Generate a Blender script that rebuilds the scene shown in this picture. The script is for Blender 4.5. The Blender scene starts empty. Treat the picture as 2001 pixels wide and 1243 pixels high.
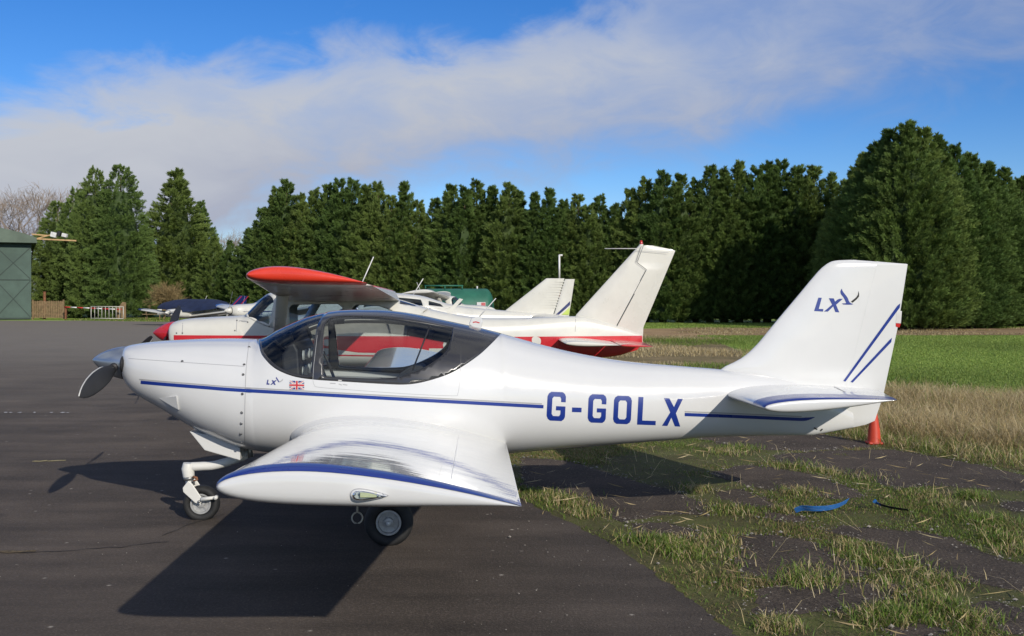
import bpy, math, random
import numpy as np
from mathutils import Vector, Matrix
from mathutils.geometry import delaunay_2d_cdt

scene = bpy.context.scene
COL = scene.collection
R = math.radians
random.seed(7)

# ------------------------------------------------------------------ camera
F, CX, HY, EYE = 2051.0, 1000.5, 583.0, 1.56      # focal length in photo pixels, centre, horizon row, eye height
cam_d = bpy.data.cameras.new('camera')
cam = bpy.data.objects.new('camera', cam_d)
COL.objects.link(cam)
cam.location = (0, 0, EYE)
cam.rotation_euler = (R(90), 0, 0)
cam_d.sensor_fit = 'HORIZONTAL'
cam_d.sensor_width = 36.0
cam_d.lens = 36.0 * F / 2001.0
cam_d.shift_y = -(621.5 - HY) / 2001.0
cam_d.clip_start = 0.05
cam_d.clip_end = 6000
scene.camera = cam

# ------------------------------------------------------------------ sun, sky, exposure
TO_SUN = Vector((1.02, -1.87, 0.96)).normalized()
SUN_EL = math.asin(TO_SUN.z)
SUN_AZ = math.atan2(TO_SUN.x, TO_SUN.y)            # clockwise from +Y
sd = bpy.data.lights.new('sun', 'SUN')
sd.energy = 3.55
sd.angle = R(0.55)
sd.color = (1.0, 0.93, 0.82)
sun = bpy.data.objects.new('sun', sd)
COL.objects.link(sun)
sun.rotation_euler = (-TO_SUN).to_track_quat('-Z', 'Y').to_euler()
sun.location = (10, -20, 20)

scene.view_settings.view_transform = 'Standard'
scene.view_settings.look = 'None'
scene.view_settings.gamma = 1.0
scene.view_settings.use_curve_mapping = False
scene.view_settings.exposure = 0.0

SKY_STRENGTH = 0.085
world = bpy.data.worlds.new('World')
scene.world = world
world.use_nodes = True
WT = world.node_tree
for n in list(WT.nodes):
    WT.nodes.remove(n)


def wn(t, **kw):
    n = WT.nodes.new(t)
    for k, v in kw.items():
        setattr(n, k, v)
    return n


def wl(a, b):
    WT.links.new(a, b)


def wmath(op, a, b=None, clamp=False):
    n = wn('ShaderNodeMath', operation=op)
    n.use_clamp = clamp
    for i, x in enumerate((a, b)):
        if x is None:
            continue
        if isinstance(x, (int, float)):
            n.inputs[i].default_value = x
        else:
            wl(x, n.inputs[i])
    return n.outputs[0]


def build_world():
    out = wn('ShaderNodeOutputWorld')
    bg = wn('ShaderNodeBackground')
    bg.inputs['Strength'].default_value = SKY_STRENGTH
    wl(bg.outputs[0], out.inputs['Surface'])
    sky = wn('ShaderNodeTexSky', sky_type='NISHITA')
    sky.sun_disc = False
    sky.sun_elevation = SUN_EL
    sky.sun_rotation = SUN_AZ
    sky.air_density = 0.85
    sky.dust_density = 0.15
    sky.ozone_density = 4.0
    hs = wn('ShaderNodeHueSaturation')
    hs.inputs['Hue'].default_value = 0.512
    hs.inputs['Saturation'].default_value = 1.28
    hs.inputs['Value'].default_value = 1.42
    wl(sky.outputs[0], hs.inputs['Color'])
    tc = wn('ShaderNodeTexCoord')
    sep = wn('ShaderNodeSeparateXYZ')
    wl(tc.outputs['Generated'], sep.inputs[0])
    x, y, z = sep.outputs
    # wispy noise stretched along the drift of the cloud bank
    mp = wn('ShaderNodeMapping')
    mp.inputs['Scale'].default_value = (1.0, 1.0, 2.1)
    mp.inputs['Rotation'].default_value = (0, R(9), 0)
    mp.inputs['Location'].default_value = (0.37, 0.1, 0.23)
    wl(tc.outputs['Generated'], mp.inputs[0])
    n1 = wn('ShaderNodeTexNoise')
    n1.inputs['Scale'].default_value = 3.2
    n1.inputs['Detail'].default_value = 7
    n1.inputs['Roughness'].default_value = 0.52
    n1.inputs['Distortion'].default_value = 0.35
    wl(mp.outputs[0], n1.inputs['Vector'])
    n2 = wn('ShaderNodeTexNoise')
    n2.inputs['Scale'].default_value = 11.0
    n2.inputs['Detail'].default_value = 6
    n2.inputs['Roughness'].default_value = 0.6
    n2.inputs['Distortion'].default_value = 0.6
    wl(mp.outputs[0], n2.inputs['Vector'])
    # tilted bank: t runs up through the bank
    t = wmath('SUBTRACT', z, wmath('MULTIPLY', x, 0.18))
    t = wmath('ADD', t, wmath('MULTIPLY', wmath('SUBTRACT', n1.outputs['Fac'], 0.5), 0.16))
    t = wmath('ADD', t, wmath('MULTIPLY', wmath('SUBTRACT', n2.outputs['Fac'], 0.5), 0.085))

    def ramp(src, a, b):
        m = wn('ShaderNodeMapRange', interpolation_type='SMOOTHSTEP')
        wl(src, m.inputs['Value'])
        m.inputs['From Min'].default_value = a
        m.inputs['From Max'].default_value = b
        return m.outputs[0]
    low = ramp(t, 0.085, 0.165)
    high = wmath('SUBTRACT', 1.0, ramp(t, 0.222, 0.268))
    band = wmath('MULTIPLY', low, high)
    # loose clouds added above the view to whiten the fill light
    loose = wmath('MULTIPLY', ramp(n1.outputs['Fac'], 0.40, 0.58), ramp(z, 0.29, 0.45))
    left = ramp(wmath('MULTIPLY', x, -1.0), -0.35, 0.30)
    thick = wmath('ADD', wmath('ADD', 0.34, wmath('MULTIPLY', left, 0.36)), wmath('ADD', wmath('MULTIPLY', ramp(n1.outputs['Fac'], 0.36, 0.64), 0.34), wmath('MULTIPLY', ramp(n2.outputs['Fac'], 0.35, 0.68), 0.16)))
    den = wmath('MAXIMUM', wmath('MULTIPLY', band, thick), wmath('MULTIPLY', loose, 0.92), clamp=True)
    # pale haze close to the horizon
    hz = wmath('MULTIPLY', wmath('SUBTRACT', 1.0, ramp(z, -0.02, 0.11)), 0.45)
    cr = wn('ShaderNodeMix', data_type='RGBA')
    wl(ramp(t, 0.10, 0.24), cr.inputs['Factor'])
    cr.inputs['A'].default_value = (4.2, 4.6, 6.0, 1)
    cr.inputs['B'].default_value = (6.3, 6.6, 7.3, 1)
    m0 = wn('ShaderNodeMix', data_type='RGBA')
    wl(hz, m0.inputs['Factor'])
    wl(hs.outputs[0], m0.inputs['A'])
    m0.inputs['B'].default_value = (5.2, 6.0, 7.6, 1)
    m1 = wn('ShaderNodeMix', data_type='RGBA')
    wl(den, m1.inputs['Factor'])
    wl(m0.outputs['Result'], m1.inputs['A'])
    wl(cr.outputs['Result'], m1.inputs['B'])
    wl(m1.outputs['Result'], bg.inputs['Color'])


build_world()

# ------------------------------------------------------------------ helpers: pixels to places
def gp(px, py):
    Y = F * EYE / (py - HY)
    return ((px - CX) / F * Y, Y)


def at(px, py, Y):
    return Vector(((px - CX) / F * Y, Y, EYE + (HY - py) / F * Y))


class Frame:
    """An upright vertical frame: u aft, v away from the viewer, w up."""
    def __init__(s, D, a, X0=0.0):
        s.D, s.a, s.X0 = D, a, X0
        s.c, s.si = math.cos(a), math.sin(a)

    def L(s, px, py, v=0.0):
        k = (px - CX) / F
        u = (k * (s.D + v * s.c) + v * s.si - s.X0) / (s.c - k * s.si)
        Y = s.D + u * s.si + v * s.c
        return u, EYE + (HY - py) / F * Y


def pchip(xs, ys):
    xs = np.asarray(xs, float)
    ys = np.asarray(ys, float)
    o = np.argsort(xs)
    xs, ys = xs[o], ys[o]
    h = np.diff(xs)
    d = np.diff(ys) / h
    m = np.zeros_like(xs)
    m[0], m[-1] = d[0], d[-1]
    for i in range(1, len(xs) - 1):
        if d[i-1] * d[i] > 0:
            w1, w2 = 2*h[i] + h[i-1], h[i] + 2*h[i-1]
            m[i] = (w1 + w2) / (w1 / d[i-1] + w2 / d[i])

    def f(x):
        x = min(max(x, xs[0]), xs[-1])
        i = int(min(max(np.searchsorted(xs, x) - 1, 0), len(h) - 1))
        t = (x - xs[i]) / h[i]
        return float((2*t**3 - 3*t*t + 1)*ys[i] + (t**3 - 2*t*t + t)*h[i]*m[i]
                     + (-2*t**3 + 3*t*t)*ys[i+1] + (t**3 - t*t)*h[i]*m[i+1])
    return f


def catmull(pts, n=6, closed=False):
    P = [np.array(p, float) for p in pts]
    out = []
    N = len(P)
    rng = range(N if closed else N - 1)
    for i in rng:
        p1, p2 = P[i], P[(i+1) % N]
        p0 = P[i-1] if (closed or i > 0) else 2*p1 - p2
        p3 = P[(i+2) % N] if (closed or i + 2 < N) else 2*p2 - p1
        for k in range(n):
            t = k / n
            out.append(0.5*((2*p1) + (p2-p0)*t + (2*p0-5*p1+4*p2-p3)*t*t + (3*p1-p0-3*p2+p3)*t**3))
    if not closed:
        out.append(P[-1])
    return [tuple(q) for q in out]


def inpoly(pts, poly):
    pts = np.asarray(pts, float)
    poly = np.asarray(poly, float)
    x, y = pts[:, 0], pts[:, 1]
    r = np.zeros(len(pts), bool)
    j = len(poly) - 1
    for i in range(len(poly)):
        xi, yi = poly[i]
        xj, yj = poly[j]
        if yi != yj:
            r ^= ((yi > y) != (yj > y)) & (x < (xj - xi) * (y - yi) / (yj - yi) + xi)
        j = i
    return r


def densify(loop, step):
    out = []
    for i in range(len(loop)):
        a, b = np.array(loop[i], float), np.array(loop[(i+1) % len(loop)], float)
        n = max(1, int(math.ceil(np.linalg.norm(b - a) / step)))
        for k in range(n):
            out.append(tuple(a + (b - a) * k / n))
    return out


def cdt(loops, step, edge_step=None, extra=()):
    """Triangulate the area inside the loops (even-odd) with inner points. -> verts, tris"""
    loops = [densify(l, edge_step or step) for l in loops]
    pts, edges = [], []
    for l in loops:
        o = len(pts)
        pts += l
        edges += [(o + i, o + (i+1) % len(l)) for i in range(len(l))]
    A = np.array(pts)
    lo, hi = A.min(0), A.max(0)
    nx, ny = int((hi[0]-lo[0]) / step), int((hi[1]-lo[1]) / step)
    if nx * ny > 0:
        gx, gy = np.meshgrid(lo[0] + (np.arange(nx) + 0.5)*step, lo[1] + (np.arange(ny) + 0.5)*step)
        g = np.stack([gx.ravel(), gy.ravel()], 1)
        ins = np.zeros(len(g), bool)
        for l in loops:
            ins ^= inpoly(g, l)
        g = g[ins]
        if len(g):
            d = np.min(np.linalg.norm(g[:, None, :] - A[None], axis=2), axis=1)
            g = g[d > 0.45 * step]
            pts += [tuple(p) for p in g]
    v, e, f, *_ = delaunay_2d_cdt([Vector(p) for p in pts], edges, [], 0, 1e-7)
    v = [tuple(p) for p in v]
    cen = np.array([np.mean([v[i] for i in t], axis=0) for t in f])
    ins = np.zeros(len(f), bool)
    for l in loops:
        ins ^= inpoly(cen, l)
    VA = np.array(v)
    FA = np.array([t[:3] for t in f])
    e1, e2 = VA[FA[:, 1]]-VA[FA[:, 0]], VA[FA[:, 2]]-VA[FA[:, 0]]
    ins &= np.abs(e1[:, 0]*e2[:, 1]-e1[:, 1]*e2[:, 0]) > 2e-4*step*step      # drop slivers
    return v, [tuple(t) for t, k in zip(f, ins) if k]


def stroke(pts, w):
    """Polygon (one loop) around a polyline with full width w (number or list)."""
    P = [np.array(p, float) for p in pts]
    W = w if isinstance(w, (list, tuple)) else [w]*len(P)
    a, b = [], []
    for i, p in enumerate(P):
        t = P[min(i+1, len(P)-1)] - P[max(i-1, 0)]
        t /= np.linalg.norm(t) + 1e-9
        n = np.array([-t[1], t[0]])
        a.append(tuple(p + n*W[i]/2))
        b.append(tuple(p - n*W[i]/2))
    return a + b[::-1]


# ------------------------------------------------------------------ helpers: objects
def link(name, me, parent=None):
    o = bpy.data.objects.new(name, me)
    COL.objects.link(o)
    if parent is not None:
        o.parent = parent
    return o


def mesh(name, V, Fc, m, parent=None, smooth=True):
    me = bpy.data.meshes.new(name)
    me.from_pydata([tuple(map(float, v)) for v in V], [], [tuple(int(i) for i in f) for f in Fc])
    if smooth:
        me.polygons.foreach_set('use_smooth', [True]*len(me.polygons))
    me.update()
    if m is not None:
        me.materials.append(m)
    return link(name, me, parent)


def np_mesh(name, V, tris, m, parent=None, colors=None, smooth=False):
    V = np.asarray(V, np.float32)
    tris = np.asarray(tris, np.int32)
    me = bpy.data.meshes.new(name)
    me.vertices.add(len(V))
    me.vertices.foreach_set('co', V.ravel())
    me.loops.add(tris.size)
    me.loops.foreach_set('vertex_index', tris.ravel())
    me.polygons.add(len(tris))
    me.polygons.foreach_set('loop_start', np.arange(len(tris), dtype=np.int32)*3)
    me.polygons.foreach_set('use_smooth', np.full(len(tris), smooth))
    me.update(calc_edges=True)
    if colors is not None:
        at_ = me.color_attributes.new('tint', 'FLOAT_COLOR', 'POINT')
        c = np.ones((len(V), 4), np.float32)
        c[:, :3] = colors
        at_.data.foreach_set('color', c.ravel())
    me.materials.append(m)
    return link(name, me, parent) if name else me


def empty(name, loc=(0, 0, 0), rz=0.0):
    o = bpy.data.objects.new(name, None)
    COL.objects.link(o)
    o.location = loc
    o.rotation_euler = (0, 0, rz)
    o.empty_display_size = 0.2
    return o


def tag(o, label=None, cat=None, group=None, kind=None):
    if label:
        o['label'] = label
    if cat:
        o['category'] = cat
    if group:
        o['group'] = group
    if kind:
        o['kind'] = kind
    return o


class MB:
    """Collects several pieces into one mesh."""
    def __init__(s):
        s.V, s.F = [], []

    def add(s, V, Fc):
        o = len(s.V)
        s.V += [tuple(v) for v in V]
        s.F += [tuple(i + o for i in f) for f in Fc]
        return s

    def box(s, c, d, rz=0.0, ry=0.0, rx=0.0):
        M = Matrix.Rotation(rz, 3, 'Z') @ Matrix.Rotation(ry, 3, 'Y') @ Matrix.Rotation(rx, 3, 'X')
        c = Vector(c)
        V = [c + M @ Vector((sx*d[0]/2, sy*d[1]/2, sz*d[2]/2)) for sx in (-1, 1) for sy in (-1, 1) for sz in (-1, 1)]
        return s.add(V, [(0, 1, 3, 2), (4, 6, 7, 5), (0, 4, 5, 1), (2, 3, 7, 6), (0, 2, 6, 4), (1, 5, 7, 3)])

    def tube(s, path, rad, n=10, caps=True, flat=1.0):
        P = [Vector(p) for p in path]
        Rr = rad if isinstance(rad, (list, tuple)) else [rad]*len(P)
        V = []
        up = Vector((0, 0, 1))
        t0 = (P[1] - P[0]).normalized()
        if abs(t0.dot(up)) > 0.9:
            up = Vector((1, 0, 0))
        for i, p in enumerate(P):
            t = (P[min(i+1, len(P)-1)] - P[max(i-1, 0)]).normalized()
            a = t.cross(up).normalized()
            b = a.cross(t).normalized()
            for k in range(n):
                an = 2*math.pi*k/n
                V.append(p + (a*math.cos(an)*flat + b*math.sin(an))*Rr[i])
        Fc = []
        for i in range(len(P)-1):
            for k in range(n):
                k2 = (k+1) % n
                Fc.append((i*n+k, i*n+k2, (i+1)*n+k2, (i+1)*n+k))
        if caps:
            Fc.append(tuple(range(n))[::-1])
            Fc.append(tuple((len(P)-1)*n + k for k in range(n)))
        return s.add(V, Fc)

    def lathe(s, prof, o, axis, n=28, closed=False):
        """prof: (distance along axis, radius)"""
        axis = Vector(axis).normalized()
        o = Vector(o)
        a = axis.cross(Vector((0, 0, 1)))
        if a.length < 0.1:
            a = axis.cross(Vector((1, 0, 0)))
        a.normalize()
        b = axis.cross(a)
        V, Fc = [], []
        for d, r in prof:
            for k in range(n):
                an = 2*math.pi*k/n
                V.append(o + axis*d + (a*math.cos(an) + b*math.sin(an))*r)
        m = len(prof)
        for i in range(m if closed else m-1):
            j = (i+1) % m
            for k in range(n):
                k2 = (k+1) % n
                Fc.append((i*n+k, i*n+k2, j*n+k2, j*n+k))
        return s.add(V, Fc)

    def prism(s, poly, d0, d1):
        """poly: (u, w) points, pushed from v=d0 to v=d1"""
        n = len(poly)
        V = [(p[0], d0, p[1]) for p in poly] + [(p[0], d1, p[1]) for p in poly]
        Fc = [tuple(range(n)), tuple(range(n, 2*n))[::-1]]
        for i in range(n):
            j = (i+1) % n
            Fc.append((i, i+n, j+n, j))
        return s.add(V, Fc)

    def build(s, name, m, parent=None, smooth=False):
        return mesh(name, s.V, s.F, m, parent, smooth)


def smooth_by_angle(o, deg=35):
    me = o.data
    me.polygons.foreach_set('use_smooth', [True]*len(me.polygons))
    me.set_sharp_from_angle(angle=R(deg))
    return o


def bevel(o, w=0.01, seg=2):
    b = o.modifiers.new('bevel', 'BEVEL')
    b.width = w
    b.segments = seg
    b.limit_method = 'ANGLE'
    return o


# ------------------------------------------------------------------ materials
def new_mat(name):
    m = bpy.data.materials.new(name)
    m.use_nodes = True
    nt = m.node_tree
    p = nt.nodes['Principled BSDF']
    return m, nt, p


def node(nt, t, **kw):
    n = nt.nodes.new(t)
    for k, v in kw.items():
        setattr(n, k, v)
    return n


def noise(nt, scale, detail=4, rough=0.5, vec=None, dist=0.0):
    n = node(nt, 'ShaderNodeTexNoise')
    n.inputs['Scale'].default_value = scale
    n.inputs['Detail'].default_value = detail
    n.inputs['Roughness'].default_value = rough
    n.inputs['Distortion'].default_value = dist
    if vec is not None:
        nt.links.new(vec, n.inputs['Vector'])
    return n


def mixc(nt, fac, a, b, mode='MIX'):
    n = node(nt, 'ShaderNodeMix', data_type='RGBA', blend_type=mode)
    for sock, x in (('Factor', fac), ('A', a), ('B', b)):
        if isinstance(x, (int, float)):
            n.inputs[sock].default_value = x
        elif isinstance(x, tuple):
            n.inputs[sock].default_value = (*x, 1) if len(x) == 3 else x
        else:
            nt.links.new(x, n.inputs[sock])
    return n.outputs['Result']


def rng(nt, src, a, b, c=0.0, d=1.0, sm=True):
    n = node(nt, 'ShaderNodeMapRange', interpolation_type='SMOOTHSTEP' if sm else 'LINEAR')
    nt.links.new(src, n.inputs['Value'])
    for k, v in (('From Min', a), ('From Max', b), ('To Min', c), ('To Max', d)):
        n.inputs[k].default_value = v
    return n.outputs[0]


def bump(nt, src, strength, dist, p):
    b = node(nt, 'ShaderNodeBump')
    b.inputs['Strength'].default_value = strength
    b.inputs['Distance'].default_value = dist
    nt.links.new(src, b.inputs['Height'])
    nt.links.new(b.outputs[0], p.inputs['Normal'])
    return b


def paint(name, col, rough=0.18, coat=0.6, var=0.04, metal=0.0, dirt=0.0, wav=0.0):
    m, nt, p = new_mat(name)
    geo = node(nt, 'ShaderNodeNewGeometry')
    n = noise(nt, 2.5, 5, 0.6, geo.outputs['Position'])
    dk = tuple(c*(1-var*2) for c in col)
    c = mixc(nt, rng(nt, n.outputs['Fac'], 0.35, 0.65), dk, col)
    if dirt:
        n2 = noise(nt, 9, 7, 0.7, geo.outputs['Position'])
        c = mixc(nt, rng(nt, n2.outputs['Fac'], 0.55, 0.8, 0, dirt), c, (0.16, 0.14, 0.11))
    nt.links.new(c, p.inputs['Base Color'])
    p.inputs['Metallic'].default_value = metal
    r = rng(nt, n.outputs['Fac'], 0.3, 0.7, rough*0.8, rough*1.25)
    nt.links.new(r, p.inputs['Roughness'])
    p.inputs['Coat Weight'].default_value = coat
    p.inputs['Coat Roughness'].default_value = 0.03
    if wav:
        mp = node(nt, 'ShaderNodeMapping')
        mp.inputs['Scale'].default_value = (0.6, 3.0, 1.0)
        nt.links.new(geo.outputs['Position'], mp.inputs[0])
        n3 = noise(nt, 3.2, 3, 0.55, mp.outputs[0])
        b = bump(nt, n3.outputs['Fac'], wav, 0.02, p)
        nt.links.new(b.outputs[0], p.inputs['Coat Normal'])
    return m


def plain(name, col, rough=0.6, metal=0.0, var=0.12, scale=6.0, bmp=0.0, bscale=60.0):
    m, nt, p = new_mat(name)
    geo = node(nt, 'ShaderNodeNewGeometry')
    n = noise(nt, scale, 5, 0.6, geo.outputs['Position'])
    c = mixc(nt, rng(nt, n.outputs['Fac'], 0.3, 0.7), tuple(x*(1-var) for x in col), tuple(min(1, x*(1+var)) for x in col))
    nt.links.new(c, p.inputs['Base Color'])
    p.inputs['Roughness'].default_value = rough
    p.inputs['Metallic'].default_value = metal
    if bmp:
        n2 = noise(nt, bscale, 4, 0.6, geo.outputs['Position'])
        bump(nt, n2.outputs['Fac'], bmp, 0.01, p)
    return m


def glass_mat(name, tint=(0.80, 0.86, 0.88), ior=1.5, rough=0.01):
    m, nt, p = new_mat(name)
    nt.nodes.remove(p)
    out = nt.nodes['Material Output']
    tr = node(nt, 'ShaderNodeBsdfTransparent')
    tr.inputs[0].default_value = (*tint, 1)
    gl = node(nt, 'ShaderNodeBsdfGlossy')
    gl.inputs['Roughness'].default_value = rough
    gl.inputs['Color'].default_value = (1, 1, 1, 1)
    fr = node(nt, 'ShaderNodeFresnel')
    fr.inputs[0].default_value = ior
    mx = node(nt, 'ShaderNodeMixShader')
    nt.links.new(fr.outputs[0], mx.inputs[0])
    nt.links.new(tr.outputs[0], mx.inputs[1])
    nt.links.new(gl.outputs[0], mx.inputs[2])
    nt.links.new(mx.outputs[0], out.inputs[0])
    return m


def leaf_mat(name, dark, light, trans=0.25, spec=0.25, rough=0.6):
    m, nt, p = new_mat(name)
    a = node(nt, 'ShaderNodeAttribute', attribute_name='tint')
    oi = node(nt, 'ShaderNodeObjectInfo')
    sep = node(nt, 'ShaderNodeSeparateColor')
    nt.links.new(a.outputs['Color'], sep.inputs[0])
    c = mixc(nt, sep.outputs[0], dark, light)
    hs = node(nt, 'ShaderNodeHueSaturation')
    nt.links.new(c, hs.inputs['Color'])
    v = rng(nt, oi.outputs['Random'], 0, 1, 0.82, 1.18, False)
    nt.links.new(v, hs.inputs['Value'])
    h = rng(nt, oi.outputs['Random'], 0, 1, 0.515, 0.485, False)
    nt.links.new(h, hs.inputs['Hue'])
    nt.links.new(hs.outputs[0], p.inputs['Base Color'])
    p.inputs['Roughness'].default_value = rough
    p.inputs['Specular IOR Level'].default_value = spec
    tl = node(nt, 'ShaderNodeBsdfTranslucent')
    nt.links.new(hs.outputs[0], tl.inputs[0])
    mx = node(nt, 'ShaderNodeMixShader')
    mx.inputs[0].default_value = trans
    nt.links.new(p.outputs[0], mx.inputs[1])
    nt.links.new(tl.outputs[0], mx.inputs[2])
    nt.links.new(mx.outputs[0], nt.nodes['Material Output'].inputs[0])
    return m


def grass_mat(name, trans=0.3):
    m, nt, p = new_mat(name)
    a = node(nt, 'ShaderNodeAttribute', attribute_name='tint')
    nt.links.new(a.outputs['Color'], p.inputs['Base Color'])
    p.inputs['Roughness'].default_value = 0.55
    p.inputs['Specular IOR Level'].default_value = 0.3
    tl = node(nt, 'ShaderNodeBsdfTranslucent')
    nt.links.new(a.outputs['Color'], tl.inputs[0])
    mx = node(nt, 'ShaderNodeMixShader')
    mx.inputs[0].default_value = trans
    nt.links.new(p.outputs[0], mx.inputs[1])
    nt.links.new(tl.outputs[0], mx.inputs[2])
    nt.links.new(mx.outputs[0], nt.nodes['Material Output'].inputs[0])
    return m


def ground_mat(name, cols, scale, fine, bmp=0.5, bdist=0.02, rough=0.9, speck=None):
    """cols: dark, mid, light mixed by noise; fine: scale of the small grain."""
    m, nt, p = new_mat(name)
    geo = node(nt, 'ShaderNodeNewGeometry')
    pos = geo.outputs['Position']
    n1 = noise(nt, scale, 6, 0.6, pos)
    n2 = noise(nt, fine, 5, 0.65, pos)
    n3 = noise(nt, scale*0.17, 3, 0.5, pos)
    c = mixc(nt, rng(nt, n1.outputs['Fac'], 0.35, 0.65), cols[0], cols[1])
    c = mixc(nt, rng(nt, n2.outputs['Fac'], 0.45, 0.75, 0, 0.8), c, cols[2])
    c = mixc(nt, rng(nt, n3.outputs['Fac'], 0.3, 0.7, 0, 0.5), c, mixc(nt, 1.0, c, (0.72, 0.72, 0.72), 'MULTIPLY'))
    h = n2.outputs['Fac']
    if speck:
        v = node(nt, 'ShaderNodeTexVoronoi')
        v.inputs['Scale'].default_value = speck[0]
        nt.links.new(pos, v.inputs['Vector'])
        sp = node(nt, 'ShaderNodeSeparateColor')
        nt.links.new(v.outputs['Color'], sp.inputs[0])
        pick = rng(nt, sp.outputs[0], speck[2], speck[2]+0.02)
        dot = rng(nt, v.outputs['Distance'], 0.0, 0.33, 1.0, 0.0)
        mm = node(nt, 'ShaderNodeMath', operation='MULTIPLY')
        nt.links.new(pick, mm.inputs[0])
        nt.links.new(dot, mm.inputs[1])
        c = mixc(nt, mm.outputs[0], c, speck[1])
    nt.links.new(c, p.inputs['Base Color'])
    p.inputs['Roughness'].default_value = rough
    p.inputs['Specular IOR Level'].default_value = 0.3
    p.inputs['Diffuse Roughness'].default_value = 1.0
    bump(nt, h, bmp, bdist, p)
    return m


def bark_mat(name, a, b):
    m, nt, p = new_mat(name)
    geo = node(nt, 'ShaderNodeNewGeometry')
    mp = node(nt, 'ShaderNodeMapping')
    mp.inputs['Scale'].default_value = (1, 1, 0.15)
    nt.links.new(geo.outputs['Position'], mp.inputs[0])
    n = noise(nt, 14, 6, 0.7, mp.outputs[0])
    nt.links.new(mixc(nt, rng(nt, n.outputs['Fac'], 0.3, 0.7), a, b), p.inputs['Base Color'])
    p.inputs['Roughness'].default_value = 0.9
    bump(nt, n.outputs['Fac'], 0.6, 0.03, p)
    return m


M = {}
M['white'] = paint('gloss_white_paint', (0.67, 0.67, 0.655), 0.22, 0.55, 0.012)
M['wing_white'] = paint('gloss_white_wing', (0.67, 0.67, 0.655), 0.16, 1.0, 0.012, wav=0.035)
M['blue'] = paint('blue_vinyl', (0.010, 0.034, 0.235), 0.3, 0.2, 0.02)
M['grey_line'] = paint('grey_vinyl', (0.36, 0.36, 0.36), 0.35, 0.2, 0.02)
M['red_flag'] = paint('flag_red', (0.55, 0.03, 0.035), 0.35, 0.1, 0.02)
M['navy_flag'] = paint('flag_navy', (0.03, 0.04, 0.20), 0.35, 0.1, 0.02)
M['black_gloss'] = paint('black_gloss', (0.030, 0.029, 0.028), 0.25, 0.8, 0.05)
M['seam'] = plain('seam_grey', (0.33, 0.33, 0.34), 0.6)
M['screw'] = plain('screw_steel', (0.10, 0.10, 0.10), 0.4, 0.6)
M['glass'] = glass_mat('canopy_glass', (0.86, 0.90, 0.90), 1.5)
M['glass_c'] = glass_mat('cabin_glass', (0.55, 0.63, 0.68), 1.6)
M['metal'] = plain('spun_aluminium', (0.40, 0.44, 0.48), 0.28, 0.8, 0.06, 4)
M['steel'] = plain('dull_steel', (0.34, 0.34, 0.33), 0.42, 0.7, 0.15, 30)
M['rim'] = plain('cast_wheel_grey', (0.42, 0.42, 0.41), 0.45, 0.3, 0.15, 30)
M['rubber'] = plain('tyre_rubber', (0.018, 0.018, 0.018), 0.7, 0, 0.25, 20, 0.2, 90)
M['prop'] = plain('propeller_black', (0.016, 0.016, 0.017), 0.55, 0, 0.2, 9)
M['prop_edge'] = plain('propeller_edge_tape', (0.55, 0.54, 0.50), 0.4)
M['leg'] = paint('gear_leg_white', (0.74, 0.73, 0.68), 0.4, 0.1, 0.04, dirt=0.35)
M['trim'] = plain('cabin_trim_grey', (0.45, 0.44, 0.40), 0.85, 0, 0.1, 12)
M['seat'] = plain('seat_fabric_dark', (0.045, 0.047, 0.052), 0.9, 0, 0.2, 25)
M['panel'] = plain('panel_black', (0.022, 0.022, 0.024), 0.55, 0, 0.2, 20)
M['dial'] = plain('dial_face', (0.40, 0.42, 0.42), 0.4)
M['lens_yellow'] = plain('lamp_core_yellow', (0.60, 0.61, 0.36), 0.35)
M['lens_base'] = plain('lamp_base_pale', (0.60, 0.61, 0.58), 0.35, 0.2)
M['c_white'] = paint('aged_white_paint', (0.66, 0.645, 0.575), 0.32, 0.25, 0.03, dirt=0.10)
M['c_red'] = paint('red_aircraft_paint', (0.56, 0.022, 0.032), 0.28, 0.3, 0.04)
M['c_tip'] = paint('orange_red_plastic_tip', (0.74, 0.050, 0.022), 0.30, 0.4, 0.04)
M['c_navy'] = paint('navy_aircraft_paint', (0.016, 0.025, 0.12), 0.28, 0.3, 0.04)
M['c_sky'] = paint('mid_blue_aircraft_paint', (0.03, 0.10, 0.36), 0.28, 0.3, 0.04)
M['beacon'] = plain('beacon_red', (0.50, 0.012, 0.012), 0.2)
M['cover'] = plain('navy_canvas', (0.010, 0.020, 0.060), 0.9, 0, 0.2, 3, 0.3, 12)
M['lime'] = paint('lime_paint', (0.38, 0.50, 0.03), 0.3, 0.2)
M['tank'] = plain('tank_green', (0.022, 0.135, 0.085), 0.55, 0, 0.15, 2)
M['hangar'] = plain('hangar_green_steel', (0.066, 0.105, 0.083), 0.75, 0, 0.15, 0.8)
M['hangar_roof'] = plain('hangar_roof_green', (0.10, 0.135, 0.10), 0.75, 0, 0.2, 0.6)
M['hangar_frame'] = plain('hangar_brace_dark', (0.035, 0.055, 0.045), 0.75)
M['wood'] = plain('weathered_timber', (0.22, 0.15, 0.075), 0.85, 0, 0.25, 5, 0.3, 30)
M['wood_new'] = plain('pale_sawn_timber', (0.52, 0.34, 0.16), 0.8, 0, 0.15, 5)
M['galv'] = plain('pale_galvanised_tube', (0.52, 0.50, 0.44), 0.6, 0.1)
M['pole_red'] = plain('barrier_red', (0.48, 0.03, 0.03), 0.5)
M['pole_white'] = plain('barrier_white', (0.72, 0.71, 0.68), 0.5)
M['rust'] = plain('rusty_steel', (0.20, 0.085, 0.04), 0.85, 0, 0.3, 8)
M['cone'] = plain('traffic_cone_orange', (0.58, 0.055, 0.022), 0.5, 0, 0.1, 9)
M['strap'] = plain('blue_webbing', (0.03, 0.17, 0.50), 0.7, 0, 0.15, 40, 0.3, 400)
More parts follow.
